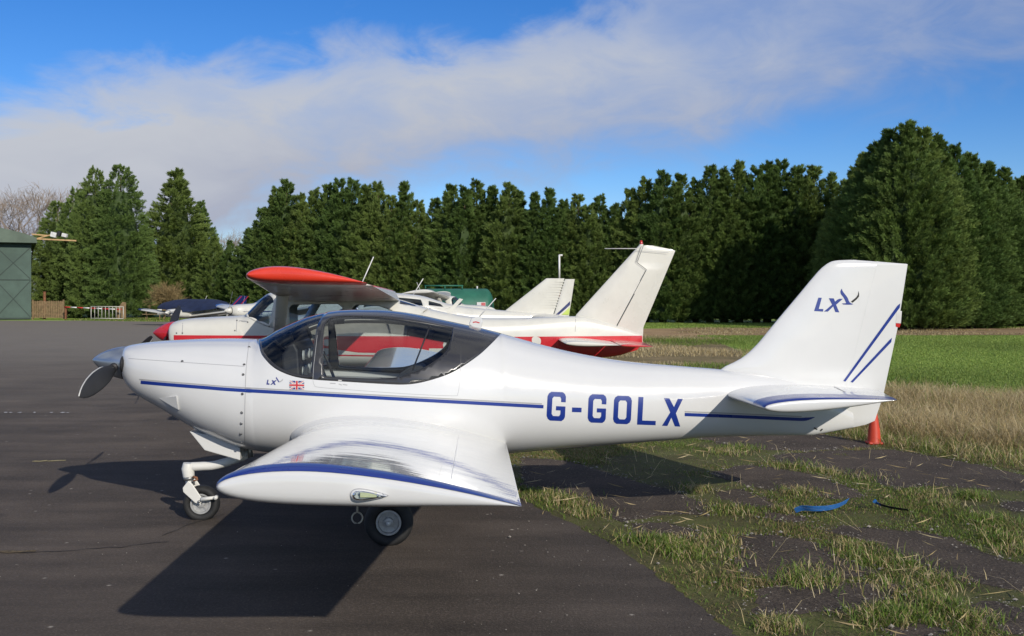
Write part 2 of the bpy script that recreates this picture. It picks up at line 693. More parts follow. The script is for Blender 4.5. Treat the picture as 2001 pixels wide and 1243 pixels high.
M['strap_black'] = plain('black_webbing', (0.012, 0.013, 0.016), 0.8)
M['bark'] = bark_mat('conifer_bark', (0.05, 0.032, 0.02), (0.12, 0.08, 0.055))
M['twig'] = bark_mat('bare_twigs', (0.22, 0.17, 0.135), (0.36, 0.29, 0.23))
M['bushtwig'] = bark_mat('straw_brown_twigs', (0.17, 0.12, 0.05), (0.30, 0.22, 0.10))
M['leyland'] = leaf_mat('leylandii_foliage', (0.062, 0.098, 0.026), (0.215, 0.310, 0.075))
M['leyland_sunlit'] = leaf_mat('leylandii_foliage_sunlit', (0.058, 0.094, 0.026), (0.220, 0.325, 0.078))  # hedge foliage again, with sunlight put into the colour
M['thuja'] = leaf_mat('thuja_foliage', (0.074, 0.112, 0.031), (0.260, 0.360, 0.088))
M['grass'] = grass_mat('grass_blades')
M['field'] = ground_mat('mown_grass', ((0.125, 0.20, 0.030), (0.175, 0.25, 0.042), (0.22, 0.25, 0.070)), 0.8, 26, 0.7, 0.03)
M['dry'] = ground_mat('dry_verge', ((0.10, 0.085, 0.035), (0.19, 0.145, 0.075), (0.26, 0.20, 0.11)), 0.9, 14, 0.9, 0.05)
M['track'] = ground_mat('earth_track', ((0.16, 0.105, 0.055), (0.25, 0.170, 0.090), (0.33, 0.245, 0.14)), 0.5, 10, 0.7, 0.04)
M['soil'] = ground_mat('mossy_soil', ((0.060, 0.056, 0.022), (0.085, 0.098, 0.024), (0.15, 0.125, 0.06)), 2.5, 45, 1.0, 0.02)
M['asphalt'] = ground_mat('apron_asphalt', ((0.040, 0.033, 0.028), (0.063, 0.052, 0.044), (0.115, 0.097, 0.082)), 0.55, 75, 1.0, 0.012, 0.85,
                          (17.0, (0.34, 0.32, 0.29), 0.972))
def age_and_brighten_asphalt(m):
    """Streaks, oil stains and an older, paler surface on the far part of the apron."""
    nt = m.node_tree
    p = nt.nodes['Principled BSDF']
    src = p.inputs['Base Color'].links[0].from_socket
    geo = node(nt, 'ShaderNodeNewGeometry')
    pos = geo.outputs['Position']
    mp = node(nt, 'ShaderNodeMapping')
    mp.inputs['Scale'].default_value = (0.22, 1.0, 1.0)
    mp.inputs['Rotation'].default_value = (0, 0, R(4))
    nt.links.new(pos, mp.inputs[0])
    st = noise(nt, 2.6, 6, 0.62, mp.outputs[0])
    c = mixc(nt, 1.0, src, mixc(nt, rng(nt, st.outputs['Fac'], 0.3, 0.72), (0.74, 0.73, 0.72), (1.22, 1.20, 1.18)), 'MULTIPLY')
    oil = noise(nt, 1.15, 3, 0.45, pos)
    c = mixc(nt, rng(nt, oil.outputs['Fac'], 0.66, 0.76, 0, 0.55), c, (0.018, 0.016, 0.015))
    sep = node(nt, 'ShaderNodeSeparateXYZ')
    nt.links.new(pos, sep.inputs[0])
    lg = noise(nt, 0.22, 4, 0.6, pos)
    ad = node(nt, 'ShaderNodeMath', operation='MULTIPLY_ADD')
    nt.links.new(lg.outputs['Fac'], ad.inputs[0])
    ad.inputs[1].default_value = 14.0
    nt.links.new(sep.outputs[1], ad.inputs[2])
    c = mixc(nt, rng(nt, ad.outputs[0], 15, 44), c, mixc(nt, 0.62, c, (0.150, 0.138, 0.120)))  # paler with distance: grazing-view brightness put into the colour
    nt.links.new(c, p.inputs['Base Color'])


age_and_brighten_asphalt(M['asphalt'])
M['slab'] = ground_mat('worn_tarmac_slab', ((0.046, 0.036, 0.029), (0.078, 0.061, 0.049), (0.17, 0.138, 0.105)), 2.2, 55, 1.0, 0.022, 0.95,
                       (38.0, (0.30, 0.27, 0.23), 0.86))
M['pebble'] = plain('pale_pebble', (0.27, 0.245, 0.21), 0.8, 0, 0.3, 60)
M['paint_yellow'] = plain('worn_yellow_paint', (0.34, 0.28, 0.12), 0.8, 0, 0.3, 30)
M['crack'] = plain('crack_dirt', (0.022, 0.018, 0.015), 0.95, 0, 0.4, 40)
M['moss'] = plain('dry_moss', (0.12, 0.085, 0.04), 0.95, 0, 0.4, 40, 0.6, 80)
M['card'] = plain('notice_card', (0.66, 0.65, 0.62), 0.7)
M['card_red'] = plain('notice_red', (0.52, 0.12, 0.12), 0.7)

# ================================================================== SETTING: ground sheets
def sheet(name, poly, z, m, step=None, kind='structure', parent=None):
    V = [(x, y, z) for x, y in poly]
    o = mesh(name, V, [tuple(range(len(V)))], m, parent, False)
    if o.data.polygons[0].normal.z < 0:
        o.data.flip_normals()
    if kind:
        o['kind'] = kind
    return o


sheet('ground', [(-2500, -400), (2500, -400), (2500, 3500), (-2500, 3500)], 0.0, M['field'])

APRON_EDGE = [(1.30, 0.5), (1.22, 3.2), (1.09, 4.6), (1.00, 5.0), (0.90, 5.45), (0.80, 5.95), (0.66, 6.5), (0.45, 7.1), (0.20, 7.75), (0.02, 8.3), (-0.15, 8.9), (-0.25, 9.8)]
_jr = random.Random(3)
edge_j = []
for (a, b) in zip(APRON_EDGE[:-1], APRON_EDGE[1:]):
    for k in range(8):
        t = k/8
        edge_j.append((a[0]+(b[0]-a[0])*t + _jr.uniform(-.022, .022), a[1]+(b[1]-a[1])*t))
edge_j.append(APRON_EDGE[-1])
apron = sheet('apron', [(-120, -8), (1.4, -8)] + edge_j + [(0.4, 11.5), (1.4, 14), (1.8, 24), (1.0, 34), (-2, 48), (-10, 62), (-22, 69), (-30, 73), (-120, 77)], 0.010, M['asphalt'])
sheet('dirt_track', [(-4, 45.5), (8, 43.0), (20, 44.5), (60, 43.0), (60, 54), (24, 54.5), (14, 55.5), (5, 53.5), (-4, 55)], 0.005, M['track'])
sheet('dry_verge', [(1.2, 17), (4.2, 18), (5.2, 24), (6.6, 30), (7.2, 36), (7.6, 43), (-3, 45.6), (0.5, 34), (1.4, 24)], 0.0075, M['dry'])
old = sheet('old_pavement', [(1.15, 0.5), (6.5, 0.5), (6.2, 6.0), (5.4, 9.0), (4.6, 10.5), (4.2, 12.6), (2.4, 13.2), (0.2, 13.0), (-0.4, 10.5), (-0.4, 9.2), (-0.1, 8.0), (0.35, 7.0), (0.7, 6.0), (1.0, 4.5)], 0.006, M['soil'])

# old tarmac slabs between the grass joints (pixel outlines on the ground -> metres)
S = lambda pts: [gp(1000 + a/2.0, 840 + b/2.0) for a, b in pts]
SLABS = [
    [(40, 110), (200, 120), (480, 200), (640, 245), (760, 300), (770, 340), (640, 335), (520, 345), (430, 365), (340, 320), (240, 265), (120, 240), (30, 230)],
    [(450, 375), (600, 365), (690, 385), (740, 420), (700, 440), (640, 405), (570, 415), (540, 450), (490, 425)],
    [(790, 245), (900, 235), (1000, 275), (1035, 305), (960, 312), (870, 300)],
    [(770, 170), (900, 140), (1020, 150), (1150, 170), (1250, 205), (1360, 240), (1370, 265), (1250, 275), (1130, 240), (1000, 240), (880, 215)],
    [(890, 420), (1000, 410), (1130, 430), (1240, 470), (1330, 520), (1420, 555), (1360, 590), (1100, 578), (1000, 590), (900, 580), (880, 500)],
    [(960, 640), (1040, 615), (1240, 605), (1500, 605), (1570, 625), (1500, 665), (1380, 690), (1290, 720), (1130, 725), (1020, 725), (930, 720), (960, 680)],
    [(1230, 400), (1310, 380), (1480, 390), (1600, 400), (1720, 430), (1830, 470), (1930, 510), (2040, 540), (2140, 590), (2100, 660), (1880, 610), (1700, 590), (1640, 560), (1540, 500), (1420, 450), (1300, 420)],
    [(1010, 100), (1200, 85), (1500, 80), (1700, 115), (1900, 160), (2060, 190), (2160, 215), (2080, 240), (1880, 240), (1700, 225), (1500, 235), (1430, 205), (1300, 180), (1180, 150), (1060, 135)],
    [(640, 25), (760, 0), (1000, 10), (1200, 15), (1380, 50), (1400, 75), (1150, 85), (900, 78), (780, 45)],
    [(1480, 775), (1600, 758), (1700, 778), (1690, 830), (1500, 840)],
    [(1900, 290), (2060, 280), (2160, 300), (2100, 335), (1960, 322)],
    [(970, 325), (1060, 330), (1150, 345), (1140, 368), (1010, 360)],
    [(1760, 690), (1900, 680), (2100, 740), (2080, 830), (1900, 790), (1800, 740)],
]
slab_polys = []
jr = random.Random(11)
for pts in SLABS:
    P = S(pts)
    D = densify(P, 0.07)
    n = len(D)
    # rough the outline
    ph = [jr.uniform(0, 6.28) for _ in range(4)]
    cx_, cy_ = np.mean(D, axis=0)
    Q = []
    for i, (x, y) in enumerate(D):
        t = 2*math.pi*i/n
        k = 0.022*math.sin(5*t+ph[0]) + 0.012*math.sin(17*t+ph[1]) + jr.uniform(-.028, .028)
        dx, dy = x-cx_, y-cy_
        l = math.hypot(dx, dy) + 1e-6
        Q.append((x + dx/l*k, y + dy/l*k))
    slab_polys.append(Q)
    v2, tr = cdt([Q], 0.16, 1.0)
    top = 0.013 + jr.uniform(0, .007)
    # chamfered rim: outer loop at the ground, inner surface slightly crowned
    QA = np.array(Q)
    V = []
    for (x, y) in v2:
        d = np.min(np.hypot(QA[:, 0]-x, QA[:, 1]-y))
        V.append((x, y, 0.007 + (top-0.007)*min(1, 0.05 + d/0.10) + 0.004*math.sin(x*5+y*3)*min(1, d/0.2)))
    k = len(V)
    m_ = len(Q)
    idx = {}
    for i, (x, y) in enumerate(v2):
        idx[(round(x, 5), round(y, 5))] = i
    Fc = [t for t in tr]
    for (x, y) in Q:
        V.append((x, y, 0.002))
    for i in range(m_):
        j = (i+1) % m_
        a = idx.get((round(Q[i][0], 5), round(Q[i][1], 5)))
        b = idx.get((round(Q[j][0], 5), round(Q[j][1], 5)))
        if a is not None and b is not None:
            Fc.append((a, b, k+j, k+i))
    o = mesh('slab', V, Fc, M['slab'], old, False)
    smooth_by_angle(o, 50)

# cracks, paint and moss on the apron
def ribbon(name, pts, w, z, m, parent, seed=0):
    rr = random.Random(seed)
    P = densify([*pts], 0.08)
    L_ = [p for p in P if True]
    # densify closes the loop: cut the return leg
    cut = len(densify([pts[-1], pts[0]], 0.08))//2
    L_ = L_[:len(P) - max(1, int(math.ceil(math.dist(pts[-1], pts[0])/0.08))) + 1]
    W = [w*rr.uniform(.35, 1.4) for _ in L_]
    L_ = [(x + rr.uniform(-.012, .012), y + rr.uniform(-.02, .02)) for x, y in L_]
    poly = stroke(L_, W)
    n = len(L_)
    V = [(x, y, z) for x, y in poly]
    Fc = [(i, i+1, 2*n-2-i, 2*n-1-i) for i in range(n-1)]
    o = mesh(name, V, Fc, m, parent, False)
    return o


ribbon('crack', [gp(-40, 1084), gp(60, 1083), gp(150, 1079), gp(235, 1073), gp(330, 1062)], 0.013, 0.0135, M['crack'], apron, 1)
ribbon('crack', [gp(320, 1050), gp(365, 1030), gp(440, 1008)], 0.009, 0.0135, M['crack'], apron, 2)
ribbon('moss_patch', [gp(-30, 1084), gp(20, 1083), gp(75, 1080)], 0.085, 0.0155, M['moss'], apron, 4)
for i, (a, b) in enumerate([((62, 904), (92, 903)), ((96, 903), (128, 902))]):
    ribbon('paint_mark', [gp(*a), gp(*b)], 0.05, 0.0135, M['paint_yellow'], apron, 5+i)
for i in range(9):
    x0 = 5 + i*16 + jr.uniform(-4, 4)
    if i in (3, 5):
        continue
    ribbon('paint_mark', [gp(x0, 808), gp(x0+jr.uniform(4, 10), 807.6)], 0.05, 0.0135, M['pole_white'], apron, 20+i)

# ================================================================== AIRCRAFT TOOLS
class Body:
    """Fuselage: top and bottom lines, half widths and height of the widest line along u."""
    def __init__(s, top, bot, wid, mid, p=0.9):
        s.top = pchip(*zip(*top))
        s.bot = pchip(*zip(*bot))
        s.wid = pchip(*zip(*wid))
        s.mid = pchip(*zip(*mid))
        s.p = p

    def sec(s, u):
        zt, zb = s.top(u), s.bot(u)
        return zt, zb, max(s.wid(u), 1e-3), zb + (zt-zb)*s.mid(u)

    def pt(s, u, th, side=-1, off=0.0):
        zt, zb, b, zc = s.sec(u)
        c, sn = math.cos(th), max(0.0, math.sin(th))
        h = (zc-zb) if c > 0 else (zt-zc)
        w = zc - math.copysign(abs(c)**s.p, c)*(h+off)
        return (u, side*(sn**s.p)*(b+off), w)

    def th(s, u, w):
        zt, zb, b, zc = s.sec(u)
        if w >= zc:
            q = min(1.0, (w-zc)/max(1e-6, zt-zc))
            return math.pi - math.acos(q**(1/s.p))
        q = min(1.0, (zc-w)/max(1e-6, zc-zb))
        return math.acos(q**(1/s.p))

    def vn(s, u, w):
        return s.pt(u, s.th(u, w))[1]

    def shell(s, us, thb=None, n=36, th0=0.0):
        """Grid mesh of both sides from th0 (bottom) up to thb(u)."""
        V, Fc = [], []
        for side in (-1, 1):
            o = len(V)
            for u in us:
                tb = thb(u) if thb else math.pi
                for j in range(n+1):
                    V.append(s.pt(u, th0 + (tb-th0)*j/n, side))
            for i in range(len(us)-1):
                for j in range(n):
                    a = o + i*(n+1) + j
                    q = (a, a+n+1, a+n+2, a+1)
                    Fc.append(q if side < 0 else q[::-1])
        return V, Fc


def weld(o, d=1e-4):
    import bmesh
    bm = bmesh.new()
    bm.from_mesh(o.data)
    bmesh.ops.remove_doubles(bm, verts=bm.verts, dist=d)
    bmesh.ops.recalc_face_normals(bm, faces=bm.faces)
    bm.to_mesh(o.data)
    bm.free()
    return o


def project(fr, px, py, vfun, v0=-0.3):
    v = v0
    for _ in range(14):
        u, w = fr.L(px, py, v)
        v = vfun(u, w)
    u, w = fr.L(px, py, v)
    return u, v, w


def decal(name, loops, m, parent, fr, vfun, off=0.0015, step=7.0, both=False):
    """Thin vinyl laid on a side surface; loops are outlines."""
    v2, tr = cdt(loops, step, step*0.7)
    V = []
    for (a, b) in v2:
        u, v, w = project(fr, a, b, vfun)
        V.append((u, v-off, w))
    Fc = [t[::-1] for t in tr]
    if both:
        n = len(V)
        V += [(u, -v, w) for u, v, w in V]
        Fc += [tuple(i+n for i in t[::-1]) for t in Fc]
    return mesh(name, V, Fc, m, parent)


def naca(n=26, t=0.13, camber=0.02, cp=0.4):
    """Upper TE -> LE -> lower TE, (x, upper/lower offset) for unit chord."""
    xs = 0.5*(1-np.cos(np.linspace(0, math.pi, n)))
    yt = 5*t*(0.2969*np.sqrt(xs) - 0.1260*xs - 0.3516*xs**2 + 0.2843*xs**3 - 0.1036*xs**4)
    yc = np.where(xs < cp, camber/cp**2*(2*cp*xs - xs**2), camber/(1-cp)**2*((1-2*cp) + 2*cp*xs - xs**2)) if camber else 0*xs
    up = list(zip(xs[::-1], (yc+yt)[::-1]))
    lo = list(zip(xs[1:], (yc-yt)[1:]))
    return up + lo, list(zip(xs, yc))


def ring(v, le, te, prof, tk=1.0, cam=None):
    (ul, wl_), (ut, wt_) = le, te
    c = math.hypot(ut-ul, wt_-wl_)
    du, dw = (ut-ul)/c, (wt_-wl_)/c
    out = []
    for (x, y) in prof:
        yy = y
        if cam is not None:
            yc = np.interp(x, [q[0] for q in cam], [q[1] for q in cam])
            yy = yc + (y-yc)*tk
        out.append((ul + du*x*c - dw*yy*c, v, wl_ + dw*x*c + du*yy*c))
    return out


def loft(rings, cap0=False, cap1=True):
    V, Fc = [], []
    n = len(rings[0])
    for r in rings:
        V += r
    for i in range(len(rings)-1):
        for k in range(n-1):
            Fc.append((i*n+k, i*n+k+1, (i+1)*n+k+1, (i+1)*n+k))
        Fc.append((i*n+n-1, i*n, (i+1)*n, (i+1)*n+n-1))
    if cap0:
        Fc.append(tuple(range(n))[::-1])
    if cap1:
        Fc.append(tuple((len(rings)-1)*n + k for k in range(n)))
    return V, Fc


def lerp2(a, b, t):
    return (a[0]+(b[0]-a[0])*t, a[1]+(b[1]-a[1])*t)


def wing(name, m, parent, v0, le0, te0, v1, le1, te1, prof, cam, cap=0.09, extra=(), far=False, nsec=10):
    """Wing with a rounded tip; extra = thickness factors near the root as (v, factor, chord stretch)."""
    sgn = -1 if v1 < v0 else 1
    rings = []
    vs = sorted(set(list(np.linspace(v0, v1 - sgn*cap, nsec)) + [e[0] for e in extra]), key=lambda x: x*sgn)
    for v in vs:
        t = (v-v0)/(v1-v0)
        le, te = lerp2(le0, le1, t), lerp2(te0, te1, t)
        tk = 1.0
        if extra:
            tk = float(np.interp(v*sgn, [e[0]*sgn for e in extra], [e[1] for e in extra]))
            st = float(np.interp(v*sgn, [e[0]*sgn for e in extra], [e[2] for e in extra]))
            le = (le[0]-st, le[1])
        rings.append(ring(v, le, te, prof, tk, cam))
    for q, tkf, ph in ((.45, .97, 18), (.75, .87, 36), (.90, .72, 52), (.965, .52, 66), (.99, .30, 78), (1.0, .12, 86), (1.0, .01, 90)):
        v = v1 - sgn*cap*(1-q)
        t = (v-v0)/(v1-v0)
        le, te = lerp2(le0, le1, t), lerp2(te0, te1, t)
        c = te[0]-le[0]
        le = (le[0] + 0.025*c*(1-math.cos(R(ph))), le[1])
        rings.append(ring(v, le, te, prof, tkf, cam))
    V, Fc = loft(rings, True, True)
    if sgn > 0:
        Fc = [f[::-1] for f in Fc]
    o = mesh(name, V, Fc, m, parent)
    smooth_by_angle(o, 60)
    return o, rings


def mirror_copy(o, name, parent, m=None):
    V = [(v.co.x, -v.co.y, v.co.z) for v in o.data.vertices]
    Fc = [tuple(p.vertices)[::-1] for p in o.data.polygons]
    q = mesh(name, V, Fc, m or o.data.materials[0], parent)
    smooth_by_angle(q, 60)
    return q


def wheel(parent, c, r, wdt, rr, name='wheel'):
    """Cast rim with a rubber tyre, axle along v."""
    b = MB()
    b.lathe([(-wdt*.30, rr*.98), (-wdt*.36, rr*1.02), (-wdt*.36, rr*.86), (-wdt*.22, rr*.80), (-wdt*.20, rr*.42), (-wdt*.34, rr*.38), (-wdt*.36, rr*.16), (-wdt*.30, 0.001)], c, (0, 1, 0), 32)
    b.lathe([(wdt*.30, rr*.98), (wdt*.36, rr*1.02), (wdt*.36, rr*.86), (wdt*.22, rr*.80), (wdt*.20, rr*.42), (wdt*.34, rr*.38), (wdt*.36, rr*.16), (wdt*.30, 0.001)], c, (0, 1, 0), 32)
    for k in range(5):
        a = 2*math.pi*k/5 + .4
        b.box((c[0]+math.cos(a)*rr*.6, c[1]-wdt*.235, c[2]+math.sin(a)*rr*.6), (rr*.14, wdt*.06, rr*.5), 0, -a+math.pi/2)
    o = smooth_by_angle(b.build(name, M['rim'], parent), 30)
    t = MB()
    prof = []
    for k in range(24):
        a = 2*math.pi*k/24
        d = math.copysign(abs(math.cos(a))**0.75, math.cos(a))*wdt/2
        q = (r+rr)/2 + math.copysign(abs(math.sin(a))**0.85, math.sin(a))*(r-rr)/2
        prof.append((d, q))
    t.lathe(prof, c, (0, 1, 0), 44, True)
    V = [(x, y, max(z, c[2]-r*0.965)) for x, y, z in t.V]
    t.V = V
    t.build('tyre', M['rubber'], o, True)
    return o


def blade(parent, hub, ang, Rr, sweep, chords, pitch, m=None, edge=True, r0=0.05, name='propeller_blade'):
    """One blade pointing at angle ang in the v-w plane (0 = towards the viewer, 90 = up)."""
    e_r = Vector((0, -math.cos(ang), math.sin(ang)))
    e_t = Vector((0, math.sin(ang), math.cos(ang)))
    e_x = Vector((1, 0, 0))
    rs = np.linspace(r0, Rr, 16)
    rings, edges = [], []
    for r in rs:
        q = (r-r0)/(Rr-r0)
        c = float(np.interp(q, [x[0] for x in chords], [x[1] for x in chords]))
        b = R(float(np.interp(q, [0, 1], pitch)))
        d = e_t*math.cos(b) + e_x*math.sin(b)
        nrm = d.cross(e_r).normalized()
        th = 0.012*(1-q)+0.004 + 0.02*max(0, 1-q*6)
        rg = []
        for k in range(14):
            a = 2*math.pi*k/14
            rg.append(tuple(Vector(hub) + e_r*r + d*(math.cos(a)*c/2 - 0.04*c - sweep*q*q) + nrm*math.sin(a)*th/2))
        rings.append(rg)
        edges.append((Vector(hub) + e_r*r + d*(c/2-0.035*c - sweep*q*q), d, nrm, q))
    V, Fc = [], []
    for r in rings:
        V += r
    n = 14
    for i in range(len(rings)-1):
        for k in range(n):
            Fc.append((i*n+k, i*n+(k+1) % n, (i+1)*n+(k+1) % n, (i+1)*n+k))
    Fc.append(tuple(range(n))[::-1])
    Fc.append(tuple((len(rings)-1)*n+k for k in range(n)))
    o = weld(mesh(name, V, Fc, m or M['prop'], parent))
    if edge:
        b = MB()
        P = [e[0] for e in edges if e[3] > 0.25]
        b.tube(P, [0.0042]*len(P), 6)
        b.build('edge_tape', M['prop_edge'], o, True)
    return o


# ================================================================== THE WHITE AND BLUE AIRCRAFT
FE = Frame(7.54, R(3.8))
eu = empty('light_aircraft', (0, 7.54, 0), R(3.8))
tag(eu, 'glossy white two-seat aircraft with blue stripes, lettered G-GOLX, in the foreground', 'aircraft')
E = lambda px, py, v=0.0: FE.L(px, py, v)

e_top = [(247, 678), (255, 674.5), (270, 671.5), (300, 667.5), (350, 664), (400, 662), (450, 661.5), (503, 662.5), (520, 657), (545, 643), (575, 629), (605, 617.5), (640, 609.5), (670, 606), (700, 605), (740, 605.5), (780, 609),
         (820, 615.5), (860, 624), (900, 632.5), (940, 641), (978, 651), (1020, 663), (1060, 674), (1100, 684), (1150, 694.5), (1200, 703), (1250, 709), (1300, 713), (1350, 717), (1400, 721), (1480, 731), (1560, 747), (1620, 775), (1665, 805)]
e_bot = [(247, 741), (255, 752), (270, 767), (290, 780), (320, 796), (360, 819), (400, 841), (440, 858), (480, 872), (520, 879), (600, 887), (700, 892), (800, 893), (900, 889), (1000, 882.5), (1100, 874.5),
         (1200, 867), (1300, 859.5), (1400, 853), (1500, 851), (1585, 850.5), (1600, 848), (1665, 836)]
e_wid = [(247, .125), (251, .165), (258, .205), (275, .26), (300, .305), (350, .375), (400, .43), (480, .495), (560, .54), (640, .56), (720, .565), (800, .555), (900, .52), (1000, .455), (1100, .38), (1200, .31), (1300, .245), (1400, .185), (1500, .13), (1600, .065), (1665, .03)]
e_mid = [(247, .5), (300, .52), (400, .50), (480, .48), (560, .44), (640, .40), (720, .38), (800, .38), (900, .42), (1000, .46), (1100, .48), (1300, .5), (1500, .5), (1665, .5)]
UE = lambda px: E(px, 700)[0]
eb = Body([E(a, b) for a, b in e_top], [E(a, b) for a, b in e_bot], [(UE(a), b) for a, b in e_wid], [(UE(a), b) for a, b in e_mid], 0.86)
vE = eb.vn

# ---- canopy edge on the body
edge_px = catmull([(505.5, 673), (510, 690), (518, 702), (530, 714.5), (544, 724), (565, 733), (589, 739), (625, 743), (666, 745.5), (750, 750.5), (795, 751.5), (830, 746), (872, 733), (901, 718), (936, 694), (960, 672), (976, 655.5)], 5)
edge_ut = [(UE(503), math.pi)]
for a, b in edge_px:
    u, v, w = project(FE, a, b, vE)
    edge_ut.append((u, eb.th(u, w)))
edge_ut.append((UE(979), math.pi))
edge_ut.sort()
eu_u = np.array([e[0] for e in edge_ut])
eu_t = np.array([e[1] for e in edge_ut])


def thb(u):
    if u <= eu_u[0] or u >= eu_u[-1]:
        return math.pi
    return float(np.interp(u, eu_u, eu_t))


us_body = sorted(set([round(x, 5) for x in list(np.linspace(UE(481), UE(503), 6)) + list(eu_u) + list(np.linspace(UE(979), UE(1665), 70))]))
fus = weld(mesh('fuselage', *eb.shell(us_body, thb, 40), M['white'], eu))
us_c = [UE(247) + (UE(481)-UE(247))*(q**1.5) for q in np.linspace(0, 1, 44)]
cowl = weld(mesh('cowling', *eb.shell(us_c, None, 40), M['white'], eu))

# ---- canopy: dark frame with real openings, glass in them
TS = 0.5


def ut(px, py):
    u, v, w = project(FE, px, py, vE)
    return (u, eb.th(u, w)*TS)


PI2 = math.pi*TS
ws_side = catmull([(511, 677), (516, 688), (525, 700), (538, 712), (555, 722), (575, 729.5), (592, 732.5), (606, 732.5)], 4) + catmull([(608.5, 715), (611, 689), (615, 662), (619.5, 638), (626, 624)], 4)
wsp = [ut(a, b) for a, b in ws_side]
wsp += [(UE(638), PI2*0.93), (UE(641), PI2), (UE(512), PI2)]
dw_px = catmull([(633, 640), (639, 627), (652, 620), (680, 617.5), (733, 619), (780, 624), (814, 628.5), (850, 634.5), (880, 640.5), (884.5, 645), (882, 660), (877, 675), (868, 690), (847, 707.5), (814, 725), (782, 736), (750, 739), (717, 739.5), (660, 737), (637, 735), (631.5, 730), (630.5, 700), (631.5, 665)], 4, True)
dwp = [ut(a, b) for a, b in dw_px]
outer = [(u, t*TS) for u, t in edge_ut[1:-1]]
outer = [(UE(503), PI2)] + outer + [(UE(979), PI2)]
# canopy domain triangulation with all three outlines
allp, alle = [], []


def add_loop(l, step=0.03):
    l = densify(l, step)
    o = len(allp)
    allp.extend(l)
    alle.extend([(o+i, o+(i+1) % len(l)) for i in range(len(l))])
    return l


lo_ = add_loop(outer)
lw_ = add_loop(wsp)
ld_ = add_loop(dwp)
A_ = np.array(allp)
gx, gy = np.meshgrid(np.arange(UE(503), UE(979), 0.022), np.arange(0.4, PI2, 0.022))
g_ = np.stack([gx.ravel(), gy.ravel()], 1)
g_ = g_[inpoly(g_, lo_)]
dd = np.min(np.linalg.norm(g_[:, None] - A_[None], axis=2), axis=1)
g_ = g_[dd > 0.010]
v2, _e, f2, *_ = delaunay_2d_cdt([Vector(p) for p in allp + [tuple(p) for p in g_]], alle, [], 0, 1e-6)
v2 = [tuple(p) for p in v2]
cen = np.array([np.mean([v2[i] for i in t], axis=0) for t in f2])
in_o, in_w, in_d = inpoly(cen, lo_), inpoly(cen, lw_), inpoly(cen, ld_)


def canopy_piece(name, sel, m, sides=(-1, 1), off=0.0, parent=eu):
    V, Fc, ix = [], [], {}
    for side in sides:
        ix = {}
        for t, k in zip(f2, sel):
            if not k:
                continue
            f = []
            for i in t:
                if i not in ix:
                    ix[i] = len(V)
                    V.append(eb.pt(v2[i][0], v2[i][1]/TS, side, off))
                f.append(ix[i])
            Fc.append(tuple(f) if side < 0 else tuple(f[::-1]))
    o = mesh(name, V, Fc, m, parent)
    weld(o)
    return o


frame = canopy_piece('canopy_frame', in_o & ~in_w & ~in_d, M['black_gloss'])
sol = frame.modifiers.new('thickness', 'SOLIDIFY')
sol.thickness = 0.022
sol.offset = -1
canopy_piece('windscreen', in_o & in_w, M['glass'], off=-0.003)
canopy_piece('door_window', in_o & in_d, M['glass'], (-1,), -0.003)
canopy_piece('door_window', in_o & in_d, M['glass'], (1,), -0.003)

# ---- cabin
b = MB()
b.prism([E(*p) for p in [(566, 690), (580, 668), (592, 664), (600, 680), (604, 742), (570, 742)]], -0.42, 0.42)
pan = bevel(b.build('instrument_panel', M['panel'], eu), 0.02, 3)
for k, vv in enumerate((-.3, -.17, .0, .17, .3)):
    for dz in (0, -.11):
        b = MB()
        c = E(606, 690)
        b.lathe([(-.012, .001), (-.012, .032), (.0, .036)], (c[0]-.012, vv, c[1]+dz), (-1, 0, 0), 16)
        b.build('dial', M['dial'], pan, True)
b = MB()
b.prism([E(*p) for p in [(592, 742), (890, 752), (890, 790), (592, 790)]], -0.47, 0.47)
b.build('cabin_floor', M['trim'], eu)
for sgn in (-1, 1):
    b = MB()
    b.prism([E(*p) for p in [(772, 741), (800, 722), (824, 716), (834, 722), (818, 738), (800, 752)]], sgn*0.05 if sgn > 0 else -0.46, 0.46 if sgn > 0 else -0.05)
    s_ = b.build('seat', M['seat'], eu)
    bevel(s_, 0.03, 3)
b = MB()
b.prism([E(*p) for p in [(690, 738), (800, 742), (806, 756), (690, 756)]], -0.06, 0.06)
bevel(b.build('centre_console', M['trim'], eu), 0.02)
b = MB()
p0, p1 = E(840, 637, -.42), E(806, 724, -.50)
b.tube([(p0[0], -.36, p0[1]), (p1[0], -.49, p1[1])], .0055, 8)
b.build('gas_strut', M['panel'], eu, True)
b = MB()
b.box((E(668, 626)[0], -.10, E(668, 626)[1]), (.05, .07, .045))
b.build('compass', M['panel'], eu)
for vv in (-.22, .22):
    b = MB()
    q = [E(596, 742), E(604, 705), E(602, 690)]
    b.tube([(q[0][0]+.18, vv, q[0][1]), (q[1][0]+.1, vv, q[1][1]), (q[2][0]+.08, vv, q[2][1])], .011, 8)
    b.build('control_stick', M['panel'], eu, True)

# ---- wings
prof, camln = naca(30, 0.135, 0.022)
LE0, TE0 = E(598, 851, -.50), E(989.5, 868, -.50)
LE1, TE1 = E(417, 952, -4.14), E(1019, 990, -4.14)
# carry the section on to the inside of the fuselage
qx = -.22/3.64
wn_, rings_w = wing('wing', M['wing_white'], eu, -.28, lerp2(LE0, LE1, qx), lerp2(TE0, TE1, qx), -4.14, LE1, TE1, prof, camln, 0.085,
                    extra=[(-.28, 1.5, .12), (-.50, 1.45, .10), (-.56, 1.32, .06), (-.62, 1.18, .035), (-.70, 1.08, .015), (-.82, 1.0, 0), (-4.0, 1.0, 0)], nsec=14)
wf_ = mirror_copy(wn_, 'wing', eu)


